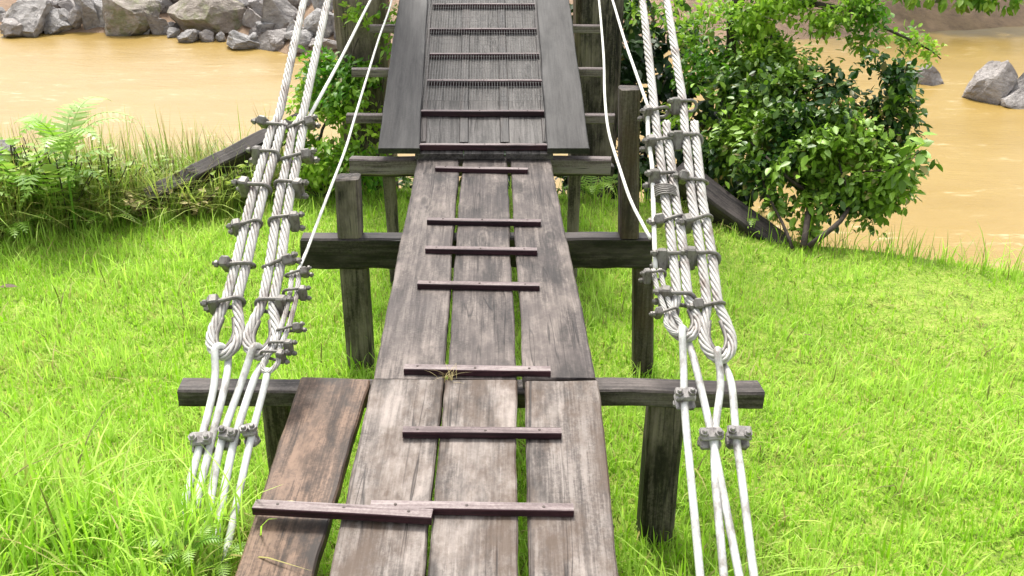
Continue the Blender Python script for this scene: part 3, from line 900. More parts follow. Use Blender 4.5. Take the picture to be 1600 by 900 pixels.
def cable(label, top, single, pair, loop, clips, side, group='suspension cables with clipped ends'):
    cpts = [on_cable(*q) for q in pair]
    L = on_cable(*loop)
    root = thing('suspension_cable', label, 'cable', tuple(L), group)
    hw = ROPE_R * 1.08
    top3, sg = on_cable(*top), on_cable(*single)
    up = (top3 - sg).normalized()
    main = [top3 + up * 5.2, top3 + up * 2.5, top3, sg.lerp(top3, .35), sg]
    main += [p - X * hw for p in cpts]
    P = cpts[-1]; d = L - P
    rr = .043
    lp = [P + d * .30 - X * (rr * .72), P + d * .62 - X * rr, P + d * .86 - X * (rr * .78), P + d * 1.0,
          P + d * .86 + X * (rr * .78), P + d * .62 + X * rr, P + d * .30 + X * (rr * .72)]
    tail = [p + X * hw for p in reversed(cpts)]
    tail.append(tail[-1] + CT * .045 + X * .004)
    path = spline(main + lp + tail, .014)
    b = MB(); b.rope(path, ROPE_R, .20)
    b.build('wire_rope', M['rope'], root, True)
    # thimble: steel groove that lines the eye
    th = spline([P + d * .34 - X * (rr * .40), P + d * .62 - X * (rr * .62), P + d * .80 - X * (rr * .42), P + d * .90,
                 P + d * .80 + X * (rr * .42), P + d * .62 + X * (rr * .62), P + d * .34 + X * (rr * .40)], .01)
    b = MB(); b.tube(th, .008, 6); b.build('thimble', M['clip'], root, True)
    for (cx, cy) in clips:
        add_clip(root, on_cable(cx, cy + random.uniform(-3, 3)), side, random.uniform(.80, .95), random.uniform(-.75, .75), random.uniform(-.28, .28))
    return root, L
cA, LA = cable('outermost left suspension cable ending in a white rope eye', (475, 0), (436, 178), [(431, 205), (420, 245), (404, 300), (391, 352), (377, 412), (362, 468)], (346, 556),
               [(430, 195), (420, 245), (404, 298), (391, 352), (377, 412), (360, 476)], -1)
cB, LB = cable('inner left suspension cable with its clip nuts facing the planks', (512, 0), (473, 178), [(465, 205), (457, 250), (446, 300), (438, 352), (430, 412), (418, 474)], (404, 556),
               [(466, 198), (459, 245), (447, 293), (439, 350), (430, 409), (419, 474)], 1)
cC, LC = cable('inner right suspension cable bound with a wire wrap below its second clip', (1004, 0), (1022, 165), [(1034, 205), (1040, 250), (1047, 310), (1054, 350), (1060, 400), (1066, 462)], (1071, 528),
               [(1030, 178), (1036, 222), (1043, 282), (1050, 340), (1058, 407), (1064, 468)], -1)
cD, LD = cable('outermost right suspension cable with a pale rope eye over the lawn', (1042, 0), (1067, 160), [(1078, 205), (1083, 250), (1089, 310), (1096, 350), (1104, 400), (1113, 472)], (1126, 562),
               [(1073, 168), (1079, 222), (1087, 283), (1094, 343), (1103, 405), (1112, 478)], -1)
# wire seizing round the inner right cable
b = MB()
c0 = on_cable(1043, 302); pts = []
for k in range(6 * 16 + 1):
    t = 2 * math.pi * k / 16
    pts.append(c0 + CT * (-.028 + .056 * k / 96 + .004 * math.sin(k * .37)) + X * (math.cos(t) * .040 - .006) + CN * (math.sin(t) * .024))
b.tube(pts, .0034, 6)
b.build('wire_wrap', M['clip'], cC, True)

# anchor rods: hairpins through the rope eyes, running down into the grass
def rod_clamp(root, p, d, wd=.030):
    e = X
    d = d.normalized(); nn = e.cross(d).normalized(); e = d.cross(nn)
    if nn.z < 0: nn = -nn
    a_ = random.uniform(-.25, .25)
    e, d = e * math.cos(a_) + d * math.sin(a_), d * math.cos(a_) - e * math.sin(a_)
    m = MB()
    m.box(p + nn * .015 - d * .004, e, d, nn, wd, random.uniform(.018, .024), .009, .005)
    m.box(p - nn * .015 + d * .003, e, d, nn, wd * .92, random.uniform(.022, .030), .012, .006)
    m.v = [v + Vector((mnoise.noise(v * 60), mnoise.noise(v * 60 + Vector((5, 0, 0))), mnoise.noise(v * 60 + Vector((0, 9, 0))))) * .004 for v in m.v]
    o = m.build('rod_clamp', M['clamp'], root)
    for s in (-1, 1):
        k = MB()
        c = p + e * (s * wd * random.uniform(.56, .68)) + d * random.uniform(-.006, .004)
        t_ = nn + d * random.uniform(-.15, .15)
        k.tube([c - t_ * .040, c - t_ * .028, c + t_ * .028, c + t_ * .038, c + t_ * .042], [.006, .0075, .0075, .0075, .005], 8)
        k.tube([c + t_ * .022, c + t_ * .034], .0125, 6)
        k.tube([c - t_ * .036, c - t_ * .026], .0125, 6)
        bo = k.build('bolt', M['clamp'])
        bo.parent = o
    return o
def ground_end(a, b_):
    d = (b_ - a).normalized()
    k = 0.0
    p = b_.copy()
    while p.z > float(ground_h(p.x, p.y)) - .10 and k < 2.5:
        p = p + d * .03; k += .03
    return p
def hairpin(label, L, legs, clamps, r=.0112):
    root = thing('anchor_rod', label, 'anchor rod', tuple(L), 'anchor rods holding the cable eyes')
    f = [on_cable(*q) for q in legs[0]]; k = [on_cable(*q) for q in legs[1]]
    g1, g2 = ground_end(f[-2], f[-1]), ground_end(k[-2], k[-1])
    c = L
    ex = .014
    arc = [c + CN * (.029 * math.cos(t)) + CT * (.030 * math.sin(t)) + X * (-ex * math.cos(t) + .0) for t in [math.pi * i / 10 for i in range(11)]]
    a0 = f[0] + CN * .02; a1 = k[0] - CN * .02
    pts = [g1] + list(reversed(f)) + arc + k + [g2]
    b = MB(); b.tube(spline(pts, .03), r, 10)
    b.build('rod', M['rod'], root, True)
    for (cx, cy, wd, px, py) in clamps:
        p = on_cable(cx, cy)
        rod_clamp(root, p, on_cable(px, py) - p, wd)
    return root
hairpin('outermost left anchor rod, two white legs joined by a clamp', LA, ([(335, 600), (314, 690), (283, 805)], [(352, 600), (330, 690), (304, 800)]), [(316, 692, .030, 305, 740)])
hairpin('white anchor rod through the inner left cable eye', LB, ([(380, 590), (346, 690), (326, 800)], [(398, 590), (366, 690), (344, 800)]), [(357, 684, .024, 344, 740)])
hairpin('inner right anchor rod whose two legs spread apart below the eye', LC, ([(1068, 570), (1070, 640), (1077, 720), (1094, 900)], [(1084, 560), (1103, 640), (1120, 720), (1155, 900)]), [(1070, 622, .030, 1072, 680), (1110, 684, .032, 1122, 740)])
hairpin('outermost right anchor rod with one grey leg and one white leg', LD, ([(1126, 600), (1118, 670), (1117, 740), (1131, 900)], [(1143, 600), (1151, 690), (1158, 740), (1178, 900)]), [(1154, 682, .034, 1160, 740)])

# hand lines: thin ropes beside the deck, tied off to short clipped ends
def line_path(px, t0, t1):
    L = [0.0]
    for a, b in zip(px, px[1:]): L.append(L[-1] + math.hypot(b[0] - a[0], b[1] - a[1]))
    return [at_depth(p[0], p[1], 1.0 / (1 / t0 + (1 / t1 - 1 / t0) * l / L[-1])) for p, l in zip(px, L)]
def depth_of(p): return p.y * cp + (CAM_Z - p.z) * sp
def hand_line(label, lines, thick, clips, side, rod, clamps):
    root = thing('hand_line', label, 'hand line', tuple(on_cable(*thick[-1])), 'hand lines beside the deck')
    for pts, r in lines:
        b = MB(); b.tube(spline(pts, .05), r, 8); b.build('line', M['wire'], root, True)
    q = [on_cable(a, c_, .012) for a, c_ in thick]
    hw = .011
    end = q[-1]; d = (q[-1] - q[-2]).normalized()
    loop = [p - X * hw for p in q] + [end + d * .05 - X * .022, end + d * .085, end + d * .05 + X * .022] + [p + X * hw for p in reversed(q)]
    b = MB(); b.rope(spline(loop, .012), .0085, .11); b.build('wire_rope', M['rope'], root, True)
    for (cx, cy) in clips:
        add_clip(root, on_cable(cx, cy, .012), side, .62, random.uniform(-.5, .5), random.uniform(-.2, .2))
    if rod:
        f = [on_cable(*p_) for p_ in rod]
        b = MB(); b.tube(spline([end + d * .07] + f + [ground_end(f[-2], f[-1])], .03), .0105, 9); b.build('rod', M['rod'], root, True)
        for (cx, cy, px, py) in clamps:
            p = on_cable(cx, cy); rod_clamp(root, p, on_cable(px, py) - p, .018)
    return root
e1 = on_cable(462, 430)
hand_line('thin hand line left of the deck tied to a small clipped end', [
    (line_path([(620, -60), (612, 0), (592, 60), (575, 115), (556, 178), (540, 232), (518, 290), (497, 345), (478, 395), (462, 430)], 6.7, depth_of(e1)), .0056),
    (line_path([(612, -60), (579, 0), (536, 85), (490, 170), (478, 190)], 6.7, depth_of(on_cable(478, 190))), .0070)],
    [(463, 428), (458, 470), (446, 515), (432, 550)], [(461, 432), (458, 462), (449, 518), (436, 545), (424, 558)], 1,
    [(414, 600), (391, 690), (364, 815)], [(391, 678, 380, 740)])
e1 = on_cable(1024, 420)
e0 = on_cable(1012, 165)
hand_line('thin hand line right of the deck tied beside the inner right cable', [
    (line_path([(930, -60), (936, 0), (943, 85), (945, 150), (951, 205), (968, 262), (985, 312), (1003, 348), (1016, 372)], 6.7, depth_of(on_cable(1016, 372))), .0062),
    (line_path([(938, -60), (957, 0), (975, 60), (993, 112), (1012, 165)], 6.7, depth_of(e0)), .0066),
    ([on_cable(1012, 165), on_cable(1013, 215), on_cable(1019, 258), on_cable(1021, 320), on_cable(1024, 420)], .0080)],
    [(1025, 425), (1032, 455), (1045, 492)], [(1026, 434), (1044, 490)], -1, None, [])

# ------------------------------------------------------------------ boulders
def boulder(label, c, rad, mat, seed, cuts=9, group=None, rot=0.0, flat=.45, taper=0.0):
    rs = random.Random(seed)
    bm = bmesh.new()
    bmesh.ops.create_icosphere(bm, subdivisions=4, radius=1.0)
    planes = []
    for _ in range(cuts):
        d = Vector((rs.gauss(0, 1), rs.gauss(0, 1), rs.gauss(0, .8))).normalized()
        planes.append((d, rs.uniform(flat, .85)))
    off = Vector((seed * 3.1, seed * 1.7, 0))
    st = Vector((rs.gauss(0, .5), rs.gauss(0, .3), 1)).normalized()     # bedding direction
    for v in bm.verts:
        p = v.co * 1.18
        for d, k in planes:
            e = p.dot(d) - k
            if e > 0: p -= d * e * .97
        n_ = p.normalized()
        lay = p.dot(st) * 7 + 1.5 * mnoise.noise(p * 1.3 + off)
        p += n_ * (.075 * mnoise.fractal(p * 2.0 + off, .9, 2.1, 5) + .035 * (abs((lay % 1.0) - .5) - .25) + .03 * mnoise.noise(p * 8 + off))
        if taper:
            k = 1 - taper * max(0, min(1, (p.z + .6) / 1.5)) ** .8
            p.x = p.x * k + .12 * taper * p.z; p.y *= k
        v.co = Vector((p.x * rad[0], p.y * rad[1], p.z * rad[2]))
    me = bpy.data.meshes.new('boulder'); bm.to_mesh(me); bm.free()
    me.polygons.foreach_set('use_smooth', [False] * len(me.polygons))
    me.materials.append(mat)
    o = bpy.data.objects.new('boulder', me); C.objects.link(o)
    o.location = c; o.rotation_euler = (rs.uniform(-.3, .3), rs.uniform(-.3, .3), rot + rs.uniform(-.5, .5)) if not taper else (0, 0, 0)
    tag(o, label, 'boulder', group)
    return o
G1 = 'boulders along the far shore'
# (pixel centre x, pixel base y, width px, height px, label, mossy)
rocks = [
    (38, 55, 110, 48, 'flat ridged grey boulder at the far left end of the shore', 0),
    (80, 52, 70, 28, 'low pale slab at the waterline beside the leftmost boulder', 0),
    (18, 58, 60, 26, 'small grey rock at the waterline in the left corner', 0),
    (120, 30, 80, 30, 'dark boulder set back behind the low pale slab', 0),
    (142, 46, 40, 60, 'leaning wedge shaped boulder left of the mossy one', 0),
    (198, 54, 88, 56, 'rounded mossy boulder with a dark wet foot', 1),
    (180, 14, 90, 36, 'grey boulder up the bank behind the mossy one', 0),
    (245, 54, 36, 34, 'small pinkish rock right of the mossy boulder', 0),
    (240, 22, 46, 34, 'broken grey boulder above the small pinkish rock', 0),
    (335, 52, 112, 70, 'biggest pale rounded boulder on the far shore', 1),
    (280, 8, 60, 34, 'pinkish boulder on the bank left of the biggest one', 0),
    (298, 66, 30, 26, 'dark cube like rock at the waterline below the biggest boulder', 0),
    (322, 66, 28, 20, 'blue grey rock beside the dark cube like one', 0),
    (268, 60, 24, 14, 'little flat stone at the waterline below the pinkish rock', 0),
    (392, 46, 40, 40, 'square grey block right of the biggest boulder', 0),
    (375, 78, 82, 30, 'pale sharp slab dipping into the water', 0),
    (428, 76, 50, 34, 'dark angular rock behind the first cable', 0),
    (440, 46, 60, 50, 'grey angular block between the two left cables', 0),
    (472, 80, 50, 34, 'dark wet rock at the waterline under the cables', 0),
    (500, 58, 56, 56, 'tall pale block beside the timber tower post', 0),
    (508, 82, 44, 26, 'small dark rock at the foot of the tall pale block', 0),
    (410, 20, 54, 40, 'brown grey boulder high on the bank behind the square block', 0),
    (470, 12, 66, 36, 'pale boulder high on the bank between the cables', 0),
    (60, 14, 70, 30, 'grey rock on the bank above the flat ridged boulder', 0),
    (100, 44, 50, 24, 'small ridged rock between the flat boulder and the leaning wedge', 0),
    (165, 40, 34, 40, 'dark narrow rock squeezed beside the mossy boulder', 0),
    (300, 34, 40, 36, 'brown rock left of the biggest pale boulder', 0),
    (390, 12, 50, 34, 'brown rock above the square grey block', 0),
    (350, 4, 60, 26, 'grey rock above the biggest pale boulder', 0),
    (420, 52, 34, 26, 'pale block wedged above the dark angular rock', 0),
    (400, 64, 30, 22, 'small dark stone behind the pale sharp slab', 0),
    (460, 58, 36, 26, 'small grey stone under the angular block', 0),
    (505, 26, 50, 44, 'tall grey rock high on the bank beside the tower post', 0),
    (545, 62, 60, 60, 'grey boulder half hidden behind the tower post', 0),
]
def far_rock(i, px, py, wpx, hpx, label, mossy):
    # where the sight line through the foot meets the shore
    t = 10.0
    d = sight(px, py)
    while t < 40:
        p = Vector((0, 0, CAM_Z)) + d * t
        if p.z < max(WATER, float(ground_h(p.x, p.y))): break
        t += .05
    r = wpx / FPX * t * .54
    hh = hpx / FPX * t * .56
    boulder(label, (p.x, p.y + r * .35, p.z + hh * .62), (r * 1.12, r * .9, hh * 1.22), M['rock_mossy' if mossy else 'rock'], 11 + i, 13 + i % 4, G1, flat=.62 if mossy else .42)
for i, q in enumerate(rocks): far_rock(i, *q)
rr_ = random.Random(5)
for i in range(46):                       # rubble in the gaps
    px = rr_.uniform(0, 560)
    base = np.interp(px, [0, 150, 250, 330, 450, 560], [57, 50, 58, 66, 84, 82])
    py = base - 50 * rr_.random() ** 1.4
    sz = rr_.uniform(16, 34)
    far_rock(40 + i, px, py, sz, sz * rr_.uniform(.6, .95), 'small angular stone in the rubble between the boulders', 0)
def mid_rock(i, px, py, wpx, hpx, label, cuts=9, tp=.6):
    p = at_z(px, py, WATER)
    t = depth_of(p)
    r = wpx / FPX * t * .55; hh = hpx / FPX * t
    return boulder(label, (p.x, p.y + r * .3, WATER + hh * .36), (r, r * .75, hh * .82), M['rock'], 60 + i, cuts, 'rocks standing in the river', flat=.5, taper=tp)
boulder('pinkish stone half sunk in the weeds at the left edge', at_y(4, 244, 6.2), (.10, .09, .09), M['rock'], 91, 8)
mid_rock(0, 1454, 131, 62, 24, 'small lone rock in the river left of the big one')
mid_rock(1, 1548, 158, 120, 56, 'biggest river rock with a pale pointed top')
mid_rock(2, 1612, 158, 84, 44, 'rounded river rock at the right edge of the picture')
mid_rock(3, 1585, 166, 80, 20, 'low dark slab at the foot of the big river rock')
mid_rock(4, 1660, 168, 90, 66, 'river rock just outside the right edge')

# ------------------------------------------------------------------ bush on the right
def V3(p): return (p.x, p.y, p.z)
def bl_(px, py, y, rx, rz, n, ry=None):
    p = at_y(px, py, y)
    t = depth_of(p)
    a, c = rx / FPX * t, rz / FPX * t
    return (V3(p), (a, ry if ry else (a + c) * .5, c), n)
bush = thing('bush', 'big leafy bush with dark lower branches leaning over the muddy river', 'bush', V3(at_y(1255, 378, 5.55)))
bb = [bl_(1130, 190, 6.7, 80, 70, 1000), bl_(1395, 190, 6.2, 30, 50, 420), bl_(1240, 225, 6.2, 90, 60, 900), bl_(1350, 285, 5.95, 55, 34, 420), bl_(1215, 275, 6.1, 44, 32, 320), bl_(1180, 120, 6.9, 70, 50, 800), bl_(1250, 150, 6.5, 75, 45, 1000), bl_(1320, 170, 6.3, 70, 50, 1000),
      bl_(1370, 140, 6.3, 45, 40, 520), bl_(1210, 230, 6.3, 80, 50, 1100), bl_(1300, 240, 6.1, 75, 48, 1050), bl_(1365, 235, 6.1, 50, 48, 640),
      bl_(1140, 235, 6.6, 55, 36, 560), bl_(1250, 286, 6.0, 60, 20, 260), bl_(1380, 290, 5.9, 40, 36, 380), bl_(1300, 330, 5.8, 16, 12, 30), bl_(1355, 335, 5.8, 18, 12, 40), bl_(1408, 120, 6.2, 14, 20, 60), bl_(1415, 250, 5.9, 12, 14, 34), bl_(1330, 296, 5.9, 24, 16, 80), bl_(1275, 315, 5.85, 22, 18, 60), bl_(1225, 318, 5.9, 18, 16, 60)]
crown('crown', [(c_, r_, int(n_ * 2.7)) for c_, r_, n_ in bb], M['leaf'], (.032, .082), bush, .30, .42, 6)
f0 = at_y(1255, 385, 5.55)
limbs('trunk', [
    ([f0, at_y(1260, 340, 5.75), at_y(1268, 300, 6.05), at_y(1262, 240, 6.35), at_y(1250, 160, 6.3)], .021, .007),
    ([f0 + Vector((.03, 0, 0)), at_y(1300, 352, 5.6), at_y(1330, 318, 5.85), at_y(1340, 270, 6.15), at_y(1345, 190, 6.1)], .018, .006),
    ([at_y(1330, 318, 5.85), at_y(1322, 285, 5.85), at_y(1310, 250, 6.0)], .012, .005),
    ([at_y(1268, 300, 6.05), at_y(1225, 270, 5.95), at_y(1170, 220, 6.3)], .014, .005),
    ([at_y(1238, 388, 5.6), at_y(1222, 350, 5.75), at_y(1205, 310, 5.9), at_y(1190, 270, 6.1)], .012, .005),
    ([at_y(1345, 270, 5.9), at_y(1400, 262, 5.8), at_y(1440, 235, 5.7)], .008, .004)], bush)
Ptw = [at_y(1440, 238, 5.7), at_y(1428, 248, 5.7), at_y(1395, 262, 5.8)]
crown('twig_leaves', [bl_(1442, 240, 5.7, 16, 22, 30), bl_(1400, 262, 5.8, 25, 14, 40)], M['leaf'], (.07, .12), bush, .6, .3)

tree = thing('overhanging_tree', 'sunlit light green tree hanging over the bush from the upper right', 'tree', V3(at_y(1120, 330, 7.6)))
tb = [bl_(1110, 40, 7.4, 60, 60, 700), bl_(1180, 60, 7.0, 45, 45, 600), bl_(1200, 20, 7.0, 60, 40, 760), bl_(1260, 20, 6.9, 60, 30, 640), bl_(1320, 15, 6.8, 60, 28, 560), bl_(1365, 30, 6.8, 38, 26, 360),
      bl_(1185, 85, 6.9, 40, 30, 420), bl_(1150, 110, 7.0, 50, 40, 500), bl_(1225, 92, 6.85, 40, 24, 360), bl_(1100, 100, 7.2, 50, 40, 400), bl_(1395, 52, 6.8, 24, 12, 90), bl_(1425, 66, 6.8, 22, 9, 60), bl_(1455, 80, 6.8, 16, 7, 36), bl_(1350, 62, 6.8, 24, 18, 110), bl_(1220, -40, 7.1, 90, 40, 800), bl_(1330, -35, 7.0, 80, 35, 600), bl_(1050, -20, 7.6, 70, 60, 500)]
crown('crown', [(c_, r_, int(n_ * 2.2)) for c_, r_, n_ in tb], M['ivy'], (.034, .064), tree, .12, .55, 6)
g0 = at_y(1120, 330, 7.6)
limbs('trunk', [([Vector((g0.x, 7.6, float(ground_h(g0.x, 7.6)) - .2)), at_y(1125, 220, 7.6), at_y(1140, 110, 7.4), at_y(1150, 20, 7.2), at_y(1170, -60, 7.2)], .085, .04),
                ([at_y(1150, 20, 7.2), at_y(1230, 8, 7.0), at_y(1320, 15, 6.8), at_y(1400, 48, 6.8), at_y(1470, 92, 6.8)], .03, .004),
                ([at_y(1140, 110, 7.4), at_y(1185, 85, 7.0), at_y(1210, 50, 6.9)], .02, .006)], tree)

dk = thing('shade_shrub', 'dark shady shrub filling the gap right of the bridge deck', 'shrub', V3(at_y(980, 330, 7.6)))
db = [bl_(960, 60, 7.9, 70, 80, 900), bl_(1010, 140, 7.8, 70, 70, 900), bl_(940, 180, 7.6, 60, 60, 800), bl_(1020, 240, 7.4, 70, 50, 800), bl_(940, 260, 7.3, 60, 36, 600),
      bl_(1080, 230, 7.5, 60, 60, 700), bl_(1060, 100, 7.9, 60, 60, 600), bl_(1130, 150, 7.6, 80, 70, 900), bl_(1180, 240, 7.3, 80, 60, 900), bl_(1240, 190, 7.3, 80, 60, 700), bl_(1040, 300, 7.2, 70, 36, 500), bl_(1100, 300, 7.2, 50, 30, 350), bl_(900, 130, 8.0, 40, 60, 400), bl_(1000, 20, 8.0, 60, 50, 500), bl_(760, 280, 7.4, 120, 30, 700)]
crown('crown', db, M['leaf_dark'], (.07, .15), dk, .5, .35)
q0 = at_y(980, 330, 7.6)
limbs('trunk', [([Vector((q0.x + k * .25, 7.6, float(ground_h(q0.x, 7.6)) - .2)), at_y(960 + k * 50, 240, 7.6), at_y(950 + k * 70, 100, 7.8)], .03, .008) for k in (-1, 0, 1)], dk)

iv = thing('ivy', 'bright green ivy climbing round the foot of the left tower post', 'ivy', V3(at_y(520, 290, 6.9)))
ib = [bl_(500, 130, 7.0, 40, 42, 700), bl_(550, 140, 6.85, 50, 40, 700), bl_(480, 190, 6.8, 38, 40, 520), bl_(520, 210, 6.7, 50, 46, 900), bl_(580, 200, 6.8, 30, 60, 500), bl_(500, 255, 6.6, 45, 28, 500), bl_(560, 265, 6.5, 50, 24, 420),
      bl_(465, 140, 7.0, 22, 40, 220), bl_(600, 130, 6.85, 25, 40, 220), bl_(560, 25, 6.95, 26, 14, 40), bl_(608, 40, 6.95, 14, 40, 60)]
crown('foliage', [(c_, r_, int(n_ * 2.1)) for c_, r_, n_ in ib], M['ivy'], (.034, .066), iv, .35, .38)
limbs('stem', [([at_y(520, 290, 6.9), at_y(500, 220, 6.8), at_y(530, 150, 6.9), at_y(560, 60, 6.95)], .014, .005),
               ([at_y(540, 290, 6.8), at_y(575, 210, 6.8), at_y(600, 120, 6.9)], .012, .004)], iv)

# ------------------------------------------------------------------ trees beyond the river
def far_tree(label, x, y, h, rad, n, trunk_r=.16):
    z0 = float(ground_h(x, y))
    t = thing('riverside_tree', label, 'tree', (x, y, z0), 'trees on the far bank')
    bl2 = []
    for k in range(7):
        a = k * 2.4
        bl2.append(((x + math.cos(a) * rad * .6, y + math.sin(a) * rad * .5, z0 + h * (.55 + .07 * k)), (rad * .55, rad * .5, rad * .38), n // 7))
    crown('crown', bl2, M['leaf'], (.16, .30), t, .3, .5, 4)
    limbs('trunk', [([(x, y, z0 - .3), (x + .1, y, z0 + h * .4), (x, y, z0 + h * .8)], trunk_r, .05)] +
          [([(x, y, z0 + h * .45), tuple(c_)], .06, .02) for c_, r_, n_ in bl2[:5]], t)
    return t
far_tree('broad tree on the far bank above the river rocks', 9.4, 22.6, 3.6, 3.0, 2600)
far_tree('leafy tree on the far bank behind the sunlit branches', 5.6, 23.2, 4.2, 2.6, 2200)
oh = thing('bank_shrub', 'row of big glossy leaves hanging over the mud bank at the upper right', 'shrub', V3(at_y(1520, -30, 20.5)))
crown('foliage', [bl_(1440, -8, 20.2, 45, 14, 160), bl_(1500, -4, 20.2, 45, 14, 190), bl_(1560, -4, 20.2, 45, 14, 190), bl_(1620, -4, 20.2, 45, 14, 160)], M['ivy'], (.15, .26), oh, .6, .5)
limbs('stem', [([at_y(1520, -60, 21.5), at_y(1500, -20, 20.8), at_y(1470, -8, 20.3)], .04, .015), ([at_y(1540, -60, 21.5), at_y(1560, -20, 20.8), at_y(1600, -6, 20.3)], .04, .015)], oh)

# ------------------------------------------------------------------ weeds on the left bank
def tall_weeds():
    n = 9000
    x = -4.6 + 3.4 * rng.random(n)
    e = edge_y(x)
    y = e - .10 + .85 * rng.random(n) ** 1.3
    z = ground_h(x, y) - .02
    pb = vnoise(x, y, 2.5, 4)
    H = (.14 + .24 * rng.random(n)) * (1 + .7 * pb) * (1.05 + .75 * ss(-1.5, -2.6, x))
    tall = rng.random(n) < .10
    H = np.where(tall, H * 1.55, H)
    H = np.minimum(H, .62) + np.clip(y - e, 0, 1) * .55 * ss(-.9, -1.8, x)
    tint = np.zeros((n, 3)); tint[:, 0] = np.clip(.35 + .6 * pb + .28 * rng.standard_normal(n), 0, 1)
    dry = rng.random(n) < .22 + .3 * (vnoise(x, y, 3.2, 30) > .12)
    tint[:, 1] = np.where(dry, .4 + .6 * rng.random(n), 0)
    tint[:, 2] = np.where(rng.random(n) < .20, .5 + .4 * rng.random(n), 0)
    o = blade_mesh('tall_grass', np.stack([x, y, z], 1), H, rng.random(n) * 6.283,   .004 + .009 * rng.random(n) ** 2, np.clip(np.abs(.55 + .5 * rng.standard_normal(n)), 0, 1.5), tint, M['weed'])
    tag(o, 'rank grass and dry stalks along the left river bank', 'tall grass', kind='stuff')
    # a thinner fringe along the right bank
    n = 420
    x = .9 + 3.4 * rng.random(n); y = edge_y(x) - .08 + .25 * rng.random(n); z = ground_h(x, y) - .02
    H = .07 + .20 * rng.random(n) ** 2
    tint = np.zeros((n, 3)); tint[:, 0] = np.clip(.4 + .3 * rng.standard_normal(n), 0, 1); tint[:, 1] = np.where(rng.random(n) < .15, .7, 0)
    o = blade_mesh('tall_grass', np.stack([x, y, z], 1), H, rng.random(n) * 6.283, .004 + .004 * rng.random(n), np.clip(np.abs(.3 + .3 * rng.standard_normal(n)), 0, 1.2), tint, M['weed'])
    tag(o, 'thin fringe of taller blades along the right river bank', 'tall grass', kind='stuff')
tall_weeds()

def fern(label, p, n, L, mat='fern', lean=(0, 0), pin=.22, cat='fern', name='fern', up=1.0):
    p = Vector(p)
    t = thing(name, label, cat, V3(p), 'ferns on the left bank' if name == 'fern' else None)
    for k in range(n):
        a = 6.283 * k / n + random.uniform(-.3, .3)
        l = L * random.uniform(.75, 1.1)
        d = Vector((math.cos(a) + lean[0], math.sin(a) + lean[1], 0))
        rise = random.uniform(.75, 1.1) * up
        pts = [p + d * (l * .75 * s ** 1.2) + Z * (l * rise * (1.35 * s - .95 * s * s)) for s in [i / 14 for i in range(15)]]
        V, loops, starts, tn = [], [], [], []
        bmm = MB()
        T, N, B = frames(pts)
        for i in range(2, 15):
            s = i / 14
            wl = pin * l * math.sin(math.pi * min(1, .12 + .88 * s)) ** .7 * (1 - .45 * s) + .006
            for sgn in (-1, 1):
                side = (T[i].cross(Z)).normalized() * sgn
                dr = (side + T[i] * .45 - Z * .15).normalized()
                q = pts[i]; wd = l * .024
                bmm.add([q - T[i] * wd, q + dr * wl * .55 - T[i] * wd * .7, q + dr * wl, q + dr * wl * .55 + T[i] * wd * .7, q + T[i] * wd], [(0, 1, 2, 3, 4)])
        bmm.tube(pts, [.004 * (1 - .7 * i / 14) for i in range(15)], 5)
        o = bmm.build('frond', M[mat], t)
        at = o.data.attributes.new('tint', 'FLOAT_COLOR', 'POINT')
        c = np.zeros((len(o.data.vertices), 4), np.float32); c[:, 3] = 1; c[:, 0] = np.clip(random.gauss(.5, .25), 0, 1)
        at.data.foreach_set('color', c.ravel())
    return t
def on_ground(px, py):
    d = sight(px, py); t = 1.0
    while t < 30:
        p = Vector((0, 0, CAM_Z)) + d * t
        if p.z < float(ground_h(p.x, p.y)): return p
        t += .02
    return p
def foot(px, y):
    """on the bank under the sight column px; y is counted from 5.76 = the edge of the lawn"""
    x = at_y(px, 330, 6.0).x
    y = float(edge_y(x)) + max(-.20, y - 5.76)
    return Vector((x, y, float(ground_h(x, y)) - .01))
fern('fern with drooping fronds at the lower left end of the weedy bank', on_ground(30, 376), 9, .36)
fern('fern standing among the weeds below the pale palm seedling', foot(100, 5.62), 10, .50, up=2.0)
fern('fern at the left edge of the picture above the lawn', foot(-14, 5.6), 9, .46, up=1.7)
fern('fern on the left bank behind the drooping one', foot(52, 5.72), 10, .52, up=2.1)
fern('small fern hiding between dry stalks on the left bank', foot(168, 5.55), 8, .34)
fern('fern below the bridge deck between the two thin black posts', on_ground(660, 302), 7, .30)
fern('fern under the bridge deck right of the right thin black post', on_ground(925, 312), 8, .34)
fern('fern at the foot of the slanting timber under the bush', on_ground(1175, 362), 7, .24)
fern('pale young fern beside the left anchor rods', on_ground(298, 872), 6, .15)
fern('little yellowish fern at the corner of the rusty brown board', on_ground(345, 890), 6, .14)

pb_ = at_y(104, 252, 5.85)
pl_ = fern('pale palm seedling with arching fronds against the muddy river', pb_, 11, .50, 'palm', pin=.30, cat='palm seedling', name='palm_seedling', up=1.25, lean=(.3, 0))
st = MB(); st.tube(spline([(pb_.x - .03, pb_.y, float(ground_h(pb_.x, pb_.y)) - .05), pb_ - Vector((.01, 0, .15)), pb_ + Vector((0, 0, .02))], .05), .008, 7)
st.build('stem', M['fern'], pl_, True)

